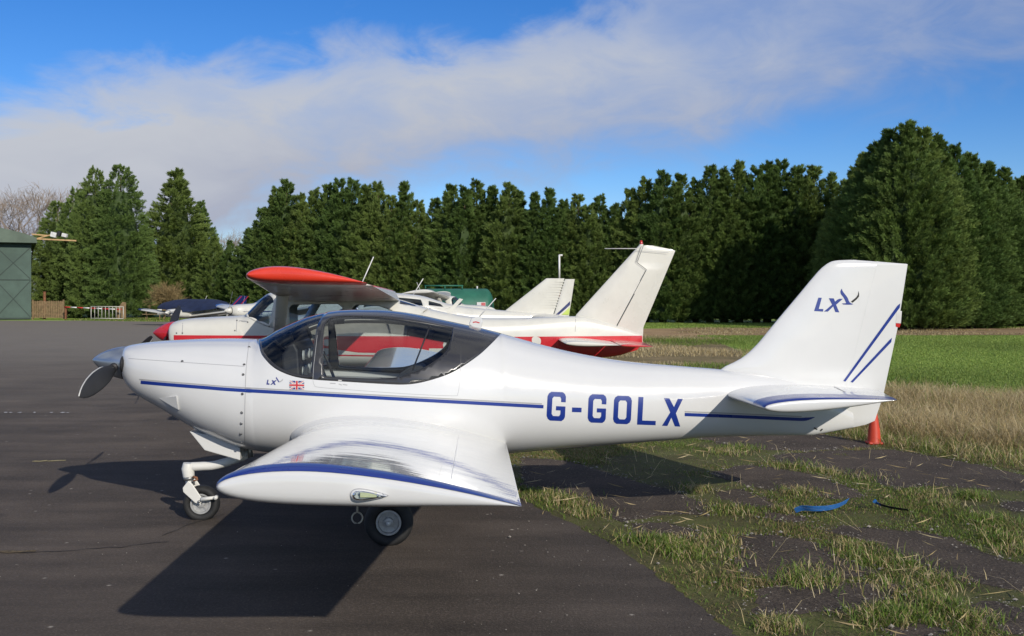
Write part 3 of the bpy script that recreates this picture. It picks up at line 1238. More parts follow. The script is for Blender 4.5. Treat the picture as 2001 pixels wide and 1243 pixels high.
def tip_stripe(parent, rings, a, bnd, m, off=0.0022, w0=1.0, n_up=30):
    """Blue band over the upper shoulder of a tip: from ring index a outwards to bnd."""
    idx = list(range(a, bnd+1))
    V, Fc = [], []
    cols = range(0, n_up)
    for i in idx:
        for k in cols:
            u, v, w = rings[i][k]
            q = rings[max(i-1, 0)][k]
            s_ = (i - a)/(bnd-a)
            V.append((u, v - off*(0.3+s_) if v < 0 else v + off*(0.3+s_), w + off))
    n = len(cols)
    for i in range(len(idx)-1):
        for k in range(n-1):
            Fc.append((i*n+k, i*n+k+1, (i+1)*n+k+1, (i+1)*n+k))
    return mesh('tip_stripe', V, Fc, m, parent)


nr = len(rings_w)
tip_stripe(wn_, rings_w, nr-8, nr-5, M['blue'])

# nav light on the wing tip
tear = catmull([(686, 966), (691, 958.5), (703, 956), (722, 958.5), (742, 963.5), (757, 968.5), (742, 972.5), (722, 976), (702, 977.5), (690, 974.5)], 4, True)
tl = [E(a, c, -4.142) for a, c in tear]
tc_ = np.mean(tl, axis=0)


def dome(name, pts, c, v, depth, m, parent, k=1.0):
    V, Fc = [], []
    n = len(pts)
    for i, (s_, d) in enumerate([(1, 0), (.9, .5), (.7, .85), (.4, .98), (.05, 1)]):
        for p in pts:
            V.append((c[0]+(p[0]-c[0])*s_*k, v - depth*d, c[1]+(p[1]-c[1])*s_*k))
    for i in range(4):
        for j in range(n):
            Fc.append((i*n+j, i*n+(j+1) % n, (i+1)*n+(j+1) % n, (i+1)*n+j))
    return mesh(name, V, Fc, m, parent)


vl = -4.141
b = MB()
b.prism([(tc_[0]+(p[0]-tc_[0])*1.06, tc_[1]+(p[1]-tc_[1])*1.12) for p in tl], vl+.03, vl-.0015)
nl = b.build('navigation_light', M['seam'], wn_)
b = MB()
b.prism(tl, vl+.02, vl-.003)
b.build('lamp_base', M['lens_base'], nl)
b = MB()
c1 = E(720, 967, -4.15)
b.box((c1[0], vl-.009, c1[1]), (.052, .012, .014))
b.build('lamp_core', M['lens_yellow'], nl)
for a, c in ((692, 966), (703, 966), (737, 969), (748, 969)):
    b = MB()
    q = E(a, c, -4.15)
    b.lathe([(0, .006), (.006, .005), (.008, .001)], (q[0], vl-.002, q[1]), (0, -1, 0), 10)
    b.build('lamp_screw', M['metal'], nl, True)
dome('lamp_lens', tl, tc_, vl-.004, .022, M['glass'], nl)
# tie-down ring
c1 = E(698, 1012, -3.62)
b = MB()
b.tube([(c1[0]+.0195*math.cos(a), -3.62+.004*math.sin(a), c1[1]+.0195*math.sin(a)) for a in np.linspace(0, 2*math.pi, 25)], .0030, 8, False)
b.tube([(c1[0], -3.62, c1[1]+.019), (c1[0], -3.62, c1[1]+.09)], .004, 8)
b.build('tie_down_ring', M['galv'], wn_, True)
# aileron gap on the near wing: fine line along the span
def on_wing(v, x, up=True, off=0.001):
    t = (v+.50)/(-4.14+.50)
    le, te = lerp2(LE0, LE1, t), lerp2(TE0, TE1, t)
    rg = ring(v, le, te, prof, 1.0, camln)
    up_ = rg[:30][::-1]
    xs = [p[0] for p in prof[:30]][::-1]
    uu = np.interp(x, xs, [p[0] for p in up_])
    ww = np.interp(x, xs, [p[2] for p in up_])
    return (float(uu), v, float(ww)+off)


def wing_line(name, path, w=0.003):
    V, Fc = [], []
    for i, (v, x) in enumerate(path):
        v2_, x2_ = path[min(i+1, len(path)-1)]
        v1_, x1_ = path[max(i-1, 0)]
        along_span = abs(v2_-v1_) > abs(x2_-x1_)
        V += [on_wing(v, x - (w if along_span else 0)), on_wing(v - (0 if along_span else w), x + (0 if along_span else 0))] if not along_span else [on_wing(v, x-w), on_wing(v, x+w)]
    for i in range(len(path)-1):
        Fc.append((2*i, 2*i+1, 2*i+3, 2*i+2))
    return mesh(name, V, Fc, M['seam'], wn_)



wing_line('flap_seam', [(v, .76) for v in np.linspace(-1.0, -3.9, 30)], 0.0010).data.materials[0] = M['lens_base']

# ---- fin and rudder
f_le = [(1480, 856), (1480, 780), (1480, 735), (1402, 721.5), (1420, 714.5), (1450, 699), (1480, 672), (1500, 648), (1530, 612), (1560, 576.5), (1590, 540.5), (1604, 525), (1618, 514.5), (1635, 509), (1660, 508)]
f_te = [(1602, 848), (1655, 838), (1708, 826), (1725.5, 775), (1755, 636), (1773.5, 517.5), (1774, 516), (1712, 511), (1670, 508.2)]
le_f = pchip(*zip(*[(E(a, c)[1], E(a, c)[0]) for a, c in f_le if c < 721.6]))
te_pts = [(E(a, c)[1], E(a, c)[0]) for a, c in f_te]
W_top = E(1660, 508)[1]
W_bot = E(1602, 848)[1]
W_base = E(1402, 721.5)[1]


def LEf(w):
    if w < W_base:
        return le_f(W_base) + min(.25, (W_base-w)*3)
    return le_f(w)


def TEf(w):
    xs = sorted(te_pts)
    return float(np.interp(w, [p[0] for p in xs], [p[1] for p in xs]))


def half_t(x):
    return 5*(0.2969*math.sqrt(max(x, 0)) - 0.1260*x - 0.3516*x*x + 0.2843*x**3 - 0.1036*x**4)


def Tf(w):
    c = TEf(w) - LEf(w)
    return 0.085*min(max(c, 0.02), 1.0)*min(1.0, max(0.15, (W_top-w)/0.02+0.15))


def vF(u, w):
    c = TEf(w) - LEf(w)
    x = min(1.0, max(0.0, (u-LEf(w))/max(c, 1e-4)))
    return -half_t(x)*Tf(w)


h0, h1 = E(1713, 510.5), E(1632, 830)


def hinge(w):
    return h0[0] + (h1[0]-h0[0])*(h0[1]-w)/(h0[1]-h1[1])


def fin_part(name, lo_u, hi_u, m, wlo, whi, n=46, blunt=False):
    rings = []
    for w in list(np.linspace(wlo, whi-0.03, n)) + list(np.linspace(whi-0.027, whi, 10)):
        a, c = lo_u(w), hi_u(w)
        if c - a < 0.002:
            c = a + 0.002
        rg = []
        N = 26
        for k in range(N+1):
            x = a + (c-a)*(1-math.cos(math.pi*k/N))/2
            rg.append((x, vF(x, w), w))
        for k in range(N, -1, -1):
            x = a + (c-a)*(1-math.cos(math.pi*k/N))/2
            rg.append((x, -vF(x, w), w))
        rings.append(rg)
    V, Fc = loft(rings, True, True)
    o = mesh(name, V, Fc, m, eu)
    weld(o, 1e-5)
    smooth_by_angle(o, 40)
    return o


fin = fin_part('fin', LEf, lambda w: min(hinge(w), TEf(w)), M['white'], W_bot+.002, W_top)
rud = fin_part('rudder', lambda w: hinge(w)+.0004, TEf, M['white'], E(1650, 838)[1]+.004, E(1713, 510.8)[1])
# small tail lamp tag hanging on the rudder edge
b = MB()
q0, q1 = E(1752, 612), E(1757, 640)
b.prism([E(1752, 607), E(1762, 608), E(1760, 632), E(1750, 631)], -.004, .010)
tg = b.build('tail_lamp', M['card'], rud)
b = MB()
b.prism([E(1750, 631.5), E(1760, 632.5), E(1757, 640), E(1750, 638)], -.004, .010)
b.build('tail_lamp_lens', M['beacon'], rud)

# ---- tailplane
tprof, tcam = naca(26, 0.105, 0.0)
tn_, rings_t = wing('tailplane', M['white'], eu, -.02, E(1412, 769, -.02), E(1716, 762, -.02), -1.16, E(1493, 797, -1.16), E(1753, 782, -1.16), tprof, tcam, 0.06, nsec=6)
tf_ = mirror_copy(tn_, 'tailplane', eu)
ntr = len(rings_t)
tip_stripe(tn_, rings_t, ntr-9, ntr-5, M['blue'], n_up=26)
# trim tab seam on the tailplane
def on_tail(v, x, off=.0015):
    t = (v+.02)/(-1.16+.02)
    le, te = lerp2(E(1412, 769, -.02), E(1493, 797, -1.16), t), lerp2(E(1716, 762, -.02), E(1753, 782, -1.16), t)
    rg = ring(v, le, te, tprof, 1.0, tcam)[:26][::-1]
    xs = [p[0] for p in tprof[:26]][::-1]
    return (float(np.interp(x, xs, [p[0] for p in rg])), v, float(np.interp(x, xs, [p[2] for p in rg]))+off)


V = []
for v in np.linspace(-.1, -.62, 8):
    V += [on_tail(v, .70), on_tail(v, .709)]
mesh('trim_tab_seam', V, [(2*i, 2*i+1, 2*i+3, 2*i+2) for i in range(7)], M['seam'], tn_)
V = [on_tail(-.62, .70), on_tail(-.625, .70), on_tail(-.62, .99), on_tail(-.625, .99)]
mesh('trim_tab_seam', V, [(0, 1, 3, 2)], M['seam'], tn_)

# ---- spinner and propeller
tipE, baseE = E(180.5, 703.5), E(248, 709.5)
ax = Vector((baseE[0]-tipE[0], 0, baseE[1]-tipE[1]))
Ls = ax.length
b = MB()
prf = []
for q in np.linspace(0, 1, 22):
    prf.append((Ls*q, max(.001, .116*(1-(1-q)**1.75)**0.80)))
prf += [(Ls+.012, .114), (Ls+.012, .02)]
b.lathe(prf, (tipE[0], 0, tipE[1]), ax, 44)
sp_ = smooth_by_angle(b.build('spinner', M['metal'], eu), 40)
b = MB()
b.lathe([(Ls-.006, .1175), (Ls+.004, .1180), (Ls+.010, .1165)], (tipE[0], 0, tipE[1]), ax, 44)
b.build('spinner_backplate', M['panel'], sp_, True)
hubE = E(232, 711)
hub3 = (hubE[0], 0, hubE[1])
for ang in (R(-8.5), R(171.5)):
    bl = blade(eu, hub3, ang, .845, .030, [(0, .045), (.08, .05), (.18, .078), (.35, .115), (.55, .126), (.75, .110), (.88, .078), (.95, .046), (1, .008)], (-42, -16))
    b = MB()
    e_r = Vector((0, -math.cos(ang), math.sin(ang)))
    b.tube([Vector(hub3)+e_r*.085, Vector(hub3)+e_r*.118, Vector(hub3)+e_r*.126], [.030, .030, .024], 14)
    b.build('blade_root_cuff', M['panel'], bl, True)
# cooling inlets on the cowl nose
for vv in (-.165, .165):
    b = MB()
    c = E(258, 709)
    b.lathe([(0, .055), (-.012, .056), (-.016, .050), (.02, .046), (.02, .001)], (c[0]-.005, vv, c[1]), (1, 0, 0), 20)
    b.build('air_inlet', M['panel'], cowl, True)
# lower cowl outlet scoop and side louvre
b = MB()
b.prism([E(*p) for p in [(383, 836), (430, 845), (480, 868), (480, 891.5), (412, 872)]], -.20, .20)
bevel(b.build('outlet_scoop', M['white'], cowl), .006)
V = []
for (px, py, o_) in [(310, 778, .001), (345, 774, .016), (350, 800, .020), (333, 791, .014)]:
    u, v, w = project(FE, px, py, vE)
    V.append((u, v-o_, w))
for (px, py) in [(310, 778), (345.5, 773.5), (350.5, 801), (333, 792)]:
    u, v, w = project(FE, px, py, vE)
    V.append((u, v+.004, w))
mesh('louvre', V, [(0, 3, 2, 1), (0, 1, 5, 4), (1, 2, 6, 5), (2, 3, 7, 6), (3, 0, 4, 7)], M['white'], cowl, False)
# exhaust stub
b = MB()
q = E(487, 884, -.05)
b.tube([(q[0], -.05, q[1]+.05), (q[0]+.01, -.05, q[1]-.035)], .018, 12)
b.build('exhaust_pipe', M['steel'], eu, True)

# ---- nose leg and wheels
def P3(px, py, v=0.0):
    u, w = E(px, py, v)
    return (u, v, w)


NW = P3(394, 976, -.02)
nleg = MB()
path = catmull([P3(492, 884), P3(455, 899), P3(420, 909), P3(395, 911), P3(374, 912)], 5)
nleg.tube(path, [.031]*len(path), 14)
nleg.tube([P3(368, 905), P3(367, 915), P3(369, 931)], [.036, .044, .040], 14)
leg = smooth_by_angle(nleg.build('nose_leg', M['leg'], eu), 40)
b = MB()
b.tube([P3(369, 931), P3(370, 937)], .038, 14)
b.tube([P3(370, 937), P3(371, 949)], .028, 14)
b.build('swivel_collar', M['steel'], leg, True)
for vv in (-.085, .05):
    b = MB()
    V2 = [E(*p) for p in [(363, 949), (374, 935), (382, 942), (402, 972), (397, 981), (387, 978), (364, 957)]]
    b.prism(V2, vv-.006, vv+.006)
    bevel(b.build('wheel_fork', M['leg'], leg), .004)
b = MB()
q1, q2 = P3(393, 976, -.10), P3(422, 972, -.10)
b.tube([q1, q2], [.015, .011], 10)
b.tube([(q2[0], -.125, q2[2]), (q2[0], -.075, q2[2])], .014, 10)
b.build('tow_pin_arm', M['leg'], leg, True)
b = MB()
b.tube([P3(378, 932, -.03), P3(385, 934, -.05), P3(387, 937, -.055), P3(378, 940, -.05)], [.010, .008, .006, .006], 8)
b.build('steering_stop', M['rust'], leg, True)
b = MB()
b.tube([(NW[0], -.105, NW[2]), (NW[0], .075, NW[2])], .010, 10)
b.build('axle', M['steel'], leg, True)
wheel(eu, (NW[0], -.018, .121), .126, .098, .070)
for sg in (-1, 1):
    wu, ww = E(760, 1018, -.86)
    c = (wu, sg*.86, .152)
    wheel(eu, c, .154, .135, .078)
    b = MB()
    b.tube([(wu+.12, sg*.28, .60), (wu+.05, sg*.55, .42), (wu, sg*.76, .20), (wu, sg*.80, .155)], [.045, .036, .026, .026], 12, True, 0.55)
    b.tube([(wu, sg*.76, .152), (wu, sg*.935, .152)], .014, 10)
    b.build('main_leg', M['leg'], eu, True)

# ---- aerial on the roof
b = MB()
q = [P3(916, 634), P3(921, 622), P3(940, 618), P3(943, 630), P3(939, 645), P3(928, 642)]
b.prism([(p[0], p[2]) for p in q], -.016, .016)
aer = bevel(b.build('aerial_base', M['white'], eu), .006)
b = MB()
b.tube([P3(934, 622), P3(969, 583)], [.0040, .0032], 8)
b.build('aerial_rod', M['card'], aer, True)
decal('aerial_mark', [stroke([(924, 630), (930, 629), (937, 631)], 2.2)], M['red_flag'], aer, FE, lambda u, w: -.016, .0012, 3)
b = MB()
q = P3(698, 604.0)
b.lathe([(0, .010), (.008, .008), (.012, .001)], q, (0, 0, 1), 10)
b.build('roof_bolt', M['metal'], eu, True)

# ---- vinyl: stripes, letters, emblems
bl_top = catmull([(275, 747), (330, 751.8), (400, 757.3), (460, 762), (600, 769.8), (760, 778.6), (920, 787.2), (1062, 794.8)], 5)
decal('blue_stripe', [stroke(bl_top, 6.6)], M['blue'], fus, FE, vE)
gr_top = [(a-3, c-5.6) for a, c in bl_top]
decal('grey_stripe', [stroke(gr_top, 2.2)], M['grey_line'], fus, FE, vE, step=5)
bl2 = catmull([(1338, 810), (1420, 813.2), (1500, 816.7), (1560, 819.4), (1578, 818.5), (1592, 815.2)], 5)
decal('blue_stripe', [stroke(bl2, [6.4]*(len(bl2)-6) + [5.5, 4.8, 4, 3, 2, .8])], M['blue'], fus, FE, vE)
decal('grey_stripe', [stroke([(a, c-5.6) for a, c in bl2[:-9]], 2.2)], M['grey_line'], fus, FE, vE, step=5)
G_ = [(1.0, .345), (.75, .34), (.75, .235), (.69, .165), (.35, .165), (.27, .235), (.27, .765), (.35, .835), (.67, .835), (.74, .765), (.74, .635), (.49, .635), (.49, .49), (1.0, .49), (1.0, .85), (.94, .94), (.82, 1.0), (.20, 1.0), (.07, .94), (0, .84), (0, .16), (.07, .06), (.2, 0), (.82, 0), (.94, .06), (1, .15)]
O_o = [(.2, 0), (.8, 0), (.94, .06), (1, .16), (1, .84), (.94, .94), (.8, 1), (.2, 1), (.06, .94), (0, .84), (0, .16), (.06, .06)]
O_i = [(.35, .165), (.65, .165), (.735, .235), (.735, .765), (.65, .835), (.35, .835), (.265, .765), (.265, .235)]
L_l = [(0, 0), (.27, 0), (.27, .845), (1, .845), (1, 1), (0, 1)]


def aff(pts, TL, TR, BL, ox=1000, oy=720, k=5.0):
    return [(ox + (TL[0]+(TR[0]-TL[0])*x+(BL[0]-TL[0])*y)/k, oy + (TL[1]+(TR[1]-TL[1])*x+(BL[1]-TL[1])*y)/k) for x, y in pts]


def crop(pts, ox, oy, k):
    return [(ox + a/k, oy + c/k) for a, c in pts]


decal('letter_g', [aff(G_, (352, 226), (532, 234), (338, 508))], M['blue'], fus, FE, vE, step=6)
decal('hyphen', [crop([(590, 381), (683, 384), (681, 429), (588, 426)], 1000, 720, 5)], M['blue'], fus, FE, vE, step=6)
decal('letter_g', [aff(G_, (752, 250), (928, 256), (740, 528))], M['blue'], fus, FE, vE, step=6)
decal('letter_o', [aff(O_o, (1002, 265), (1176, 271), (988, 540)), aff(O_i, (1002, 265), (1176, 271), (988, 540))], M['blue'], fus, FE, vE, step=6)
decal('letter_l', [aff(L_l, (1238, 278), (1419, 284), (1224, 549))], M['blue'], fus, FE, vE, step=6)
decal('letter_x', [crop([(1488, 290), (1540, 292), (1585, 378), (1622, 298), (1672, 298), (1604, 438), (1646, 568), (1594, 566), (1560, 480), (1520, 562), (1468, 560), (1548, 430)], 1000, 720, 5)], M['blue'], fus, FE, vE, step=6)
# fin emblem
fc = lambda pts: crop(pts, 1540, 540, 8.878)
decal('letter_l', [fc([(525, 370), (585, 372), (532, 565), (612, 568), (605, 612), (450, 603)])], M['blue'], fin, FE, vF, step=4)
decal('letter_x', [fc([(705, 380), (790, 382), (815, 440), (850, 408), (885, 390), (950, 390), (832, 495), (888, 626), (818, 620), (782, 522), (690, 612), (620, 612), (762, 492)])], M['blue'], fin, FE, vF, step=4)
decal('bird_emblem', [fc(catmull([(930, 210), (907, 262), (918, 312), (962, 370), (1008, 466)], 4) + [(930, 472), (955, 490), (1040, 494), (1100, 492), (1135, 482)] + catmull([(1090, 468), (1060, 440), (1030, 370), (985, 310), (945, 255), (930, 210)], 4)[:-1])], M['blue'], fin, FE, vF, step=3)
decal('bird_wing', [fc([(1218, 255), (1212, 318), (1180, 365), (1085, 442), (1120, 458), (1185, 405), (1230, 352), (1232, 300)])], M['rubber'], fin, FE, vF, step=3)
arc = [(1075 + 160*math.cos(a), 440 + 165*math.sin(a)) for a in np.linspace(R(-100), R(100), 24)]
decal('emblem_ring', [fc(stroke(arc, 5))], M['card'], fin, FE, vF, .001, 4)
fs = lambda pts: crop(pts, 1340, 480, 3.108)
def vFR(u, w):
    return vF(u, w)
decal('fin_stripe', [fs([(1303, 350), (1299, 377), (970, 826), (956, 822), (1284, 366)])], M['blue'], fin, FE, vFR, .002, 6)
decal('fin_stripe', [fs([(1252, 560), (1248, 586), (1014, 832), (1000, 828), (1238, 572)])], M['blue'], fin, FE, vFR, .002, 6)
# tail details
for pts in ([(1590, 836), (1597, 839)], [(1603, 842), (1607, 838)]):
    decal('tail_fitting', [stroke(pts, 2.4)], M['screw'], fus, FE, lambda u, w: min(vE(u, w), vF(u, w)), .004, 3)
# small emblem and flag below the windscreen
sc_ = lambda pts: crop(pts, 500, 720, 9.095)
decal('letter_l', [sc_([(205, 200), (227, 202), (213, 262), (245, 268), (240, 291), (186, 286)])], M['navy_flag'], fus, FE, vE, step=3)
decal('letter_x', [sc_([(281, 207), (312, 210), (319, 232), (340, 210), (370, 212), (332, 250), (354, 292), (322, 292), (308, 264), (285, 290), (256, 290), (300, 248)])], M['navy_flag'], fus, FE, vE, step=3)
decal('bird_emblem', [sc_([(362, 148), (354, 172), (375, 205), (405, 247), (424, 240), (400, 205), (382, 175)])], M['navy_flag'], fus, FE, vE, step=3)
decal('bird_wing', [sc_([(484, 176), (474, 217), (425, 249), (413, 238), (457, 210)])], M['grey_line'], fus, FE, vE, step=3)


def fl(pts):
    TL, TR, BL = (600, 218), (860, 223), (598, 372)
    return [(500 + (TL[0]+(TR[0]-TL[0])*x+(BL[0]-TL[0])*y)/9.095, 720 + (TL[1]+(TR[1]-TL[1])*x+(BL[1]-TL[1])*y)/9.095) for x, y in pts]


flag = decal('flag_sticker', [fl([(0, 0), (1, 0), (1, 1), (0, 1)])], M['navy_flag'], fus, FE, vE, .0012, 4)
for n_, loops, m_, of in [
        ('flag_saltire', [[(0, 0), (.11, 0), (1, .86), (1, 1), (.89, 1), (0, .14)]], 'card', .0020),
        ('flag_saltire', [[(1, 0), (1, .14), (.11, 1), (0, 1), (0, .86), (.89, 0)]], 'card', .0026),
        ('flag_diagonal', [[(0, 0), (.06, 0), (.40, .36), (.34, .36)]], 'red_flag', .0032),
        ('flag_diagonal', [[(1, 1), (.94, 1), (.60, .64), (.66, .64)]], 'red_flag', .0032),
        ('flag_diagonal', [[(1, 0), (.93, 0), (.60, .36), (.66, .36)]], 'red_flag', .0032),
        ('flag_diagonal', [[(0, 1), (.07, 1), (.40, .64), (.34, .64)]], 'red_flag', .0032),
        ('flag_white_cross', [[(.40, 0), (.60, 0), (.60, .33), (1, .33), (1, .67), (.60, .67), (.60, 1), (.40, 1), (.40, .67), (0, .67), (0, .33), (.40, .33)]], 'card', .0040),
        ('flag_red_cross', [[(.44, 0), (.56, 0), (.56, .40), (1, .40), (1, .60), (.56, .60), (.56, 1), (.44, 1), (.44, .60), (0, .60), (0, .40), (.44, .40)]], 'red_flag', .0048)]:
    decal(n_, [fl(l) for l in loops], M[m_], flag, FE, vE, of, 4)
# placards under the door, too small to read
for pts in ([(645, 749), (656, 749.5)], [(662, 750.5), (668, 752.5)], [(670, 751.5), (679, 752.5)]):
    decal('placard', [stroke(pts, 1.5)], M['grey_line'], fus, FE, vE, .0012, 3)
decal('door_placard', [stroke([(661, 743.2), (668, 743.6)], 2.0)], M['card'], frame, FE, vE, .002, 3)
# fine seams
decal('cowl_seam', [stroke(catmull([(251, 700.5), (330, 706), (410, 711.5), (478, 716)], 6), .9)], M['seam'], cowl, FE, vE, .0008, 5)
decal('cowl_seam', [stroke(catmull([(487, 668), (483, 700), (480.5, 730), (479, 780), (478, 830), (478.5, 868)], 6), .9)], M['seam'], fus, FE, vE, .0014, 5)
decal('door_seam', [stroke(catmull([(611.5, 743), (614, 752), (625, 757), (700, 763), (800, 770), (885, 773.5), (894, 770), (897, 757), (899, 735), (900, 719)], 4), .7)], M['grey_line'], fus, FE, vE, .001, 4)
decal('frame_seam', [stroke([(900, 718), (900.5, 700), (900.5, 676)], .9)], M['screw'], frame, FE, vE, .0012, 4)
decal('frame_seam', [stroke([(611.5, 741), (613, 715), (616, 690), (620, 655)], .8)], M['grey_line'], frame, FE, vE, .0012, 4)
for (a, c) in [(888, 380), (883, 428), (879, 522), (876, 613), (874, 665), (872, 714), (877, 757), (912, 295), (587, 364)]:
    u, v, w = project(FE, 120 + a/2.486, 560 + c/2.486, vE)
    b = MB()
    b.lathe([(-.004, .0095), (.0022, .0092), (.0026, .006), (.001, .001)], (u, v, w), (0, -1, 0.15), 12)
    b.build('screw', M['screw'], cowl, True)

# ================================================================== HIGH-WING AIRCRAFT (two of them)
def cabin_shell(body, ut_edge, windows, root, frame_name, m_frame, step=0.03, thick=0.02):
    """Upper cabin: shell above an edge line with window openings; windows = (name, loop, sides, material)."""
    pts, eds, loops = [], [], []

    def add(l):
        l = densify(l, step)
        o = len(pts)
        pts.extend(l)
        eds.extend([(o+i, o+(i+1) % len(l)) for i in range(len(l))])
        return l
    outer_ = add([(u, t*TS) for u, t in ut_edge])
    wl_ = [add(w[1]) for w in windows]
    A = np.array(pts)
    lo, hi = A.min(0), A.max(0)
    gx_, gy_ = np.meshgrid(np.arange(lo[0], hi[0], step*.9), np.arange(lo[1], hi[1], step*.9))
    g = np.stack([gx_.ravel(), gy_.ravel()], 1)
    g = g[inpoly(g, outer_)]
    d = np.min(np.linalg.norm(g[:, None] - A[None], axis=2), axis=1)
    g = g[d > step*.4]
    v, _, f, *_ = delaunay_2d_cdt([Vector(p) for p in pts + [tuple(q) for q in g]], eds, [], 0, 1e-6)
    v = [tuple(p) for p in v]
    c = np.array([np.mean([v[i] for i in t], axis=0) for t in f])
    io = inpoly(c, outer_)
    iw = [inpoly(c, l) & io for l in wl_]
    rest = io.copy()
    for k in iw:
        rest &= ~k

    def piece(name, sel, m, sides, off, parent):
        V, Fc = [], []
        for side in sides:
            ix = {}
            for t, k in zip(f, sel):
                if k:
                    q = []
                    for i in t:
                        if i not in ix:
                            ix[i] = len(V)
                            V.append(body.pt(v[i][0], v[i][1]/TS, side, off))
                        q.append(ix[i])
                    Fc.append(tuple(q) if side < 0 else tuple(q[::-1]))
        return weld(mesh(name, V, Fc, m, parent))
    fr_ = piece(frame_name, rest, m_frame, (-1, 1), 0, root)
    s_ = fr_.modifiers.new('thickness', 'SOLIDIFY')
    s_.thickness, s_.offset = thick, -1
    for w, k in zip(windows, iw):
        if w[2] == 'joined':
            piece(w[0], k, w[3], (-1, 1), -.004, root)
        else:
            piece(w[0], k, w[3], (-1,), -.004, root)
            piece(w[0], k, w[3], (1,), -.004, root)
    return fr_


def sh_fin(x):
    return 0.5*min(1.0, (x/0.3)**0.55) * (1.0 - 0.12*max(0.0, x-0.3)/0.7)


def sh_rud(x):
    return 0.5*(1.0-x)**0.9 + 0.02


def fin_loft(name, le, te, wlo, whi, t, m, root, n=24, half_t=half_t):
    rings = []
    for w in np.linspace(wlo, whi, n):
        a, c = le(w), te(w)
        c = max(c, a+.004)
        rg = []
        N = 14
        tt = t*(1.0 - 0.4*(w-wlo)/(whi-wlo))
        for k in range(N+1):
            x = (1-math.cos(math.pi*k/N))/2
            rg.append((a+(c-a)*x, -half_t(x)*tt - .001, w))
        for k in range(N, -1, -1):
            x = (1-math.cos(math.pi*k/N))/2
            rg.append((a+(c-a)*x, half_t(x)*tt + .001, w))
        rings.append(rg)
    V, Fc = loft(rings, True, True)
    return smooth_by_angle(mesh(name, V, Fc, m, root), 45)


FC = Frame(15.3, R(5.0))
Cc = lambda px, py, v=0.0: FC.L(px, py, v)
UC = lambda px: Cc(px, 640)[0]


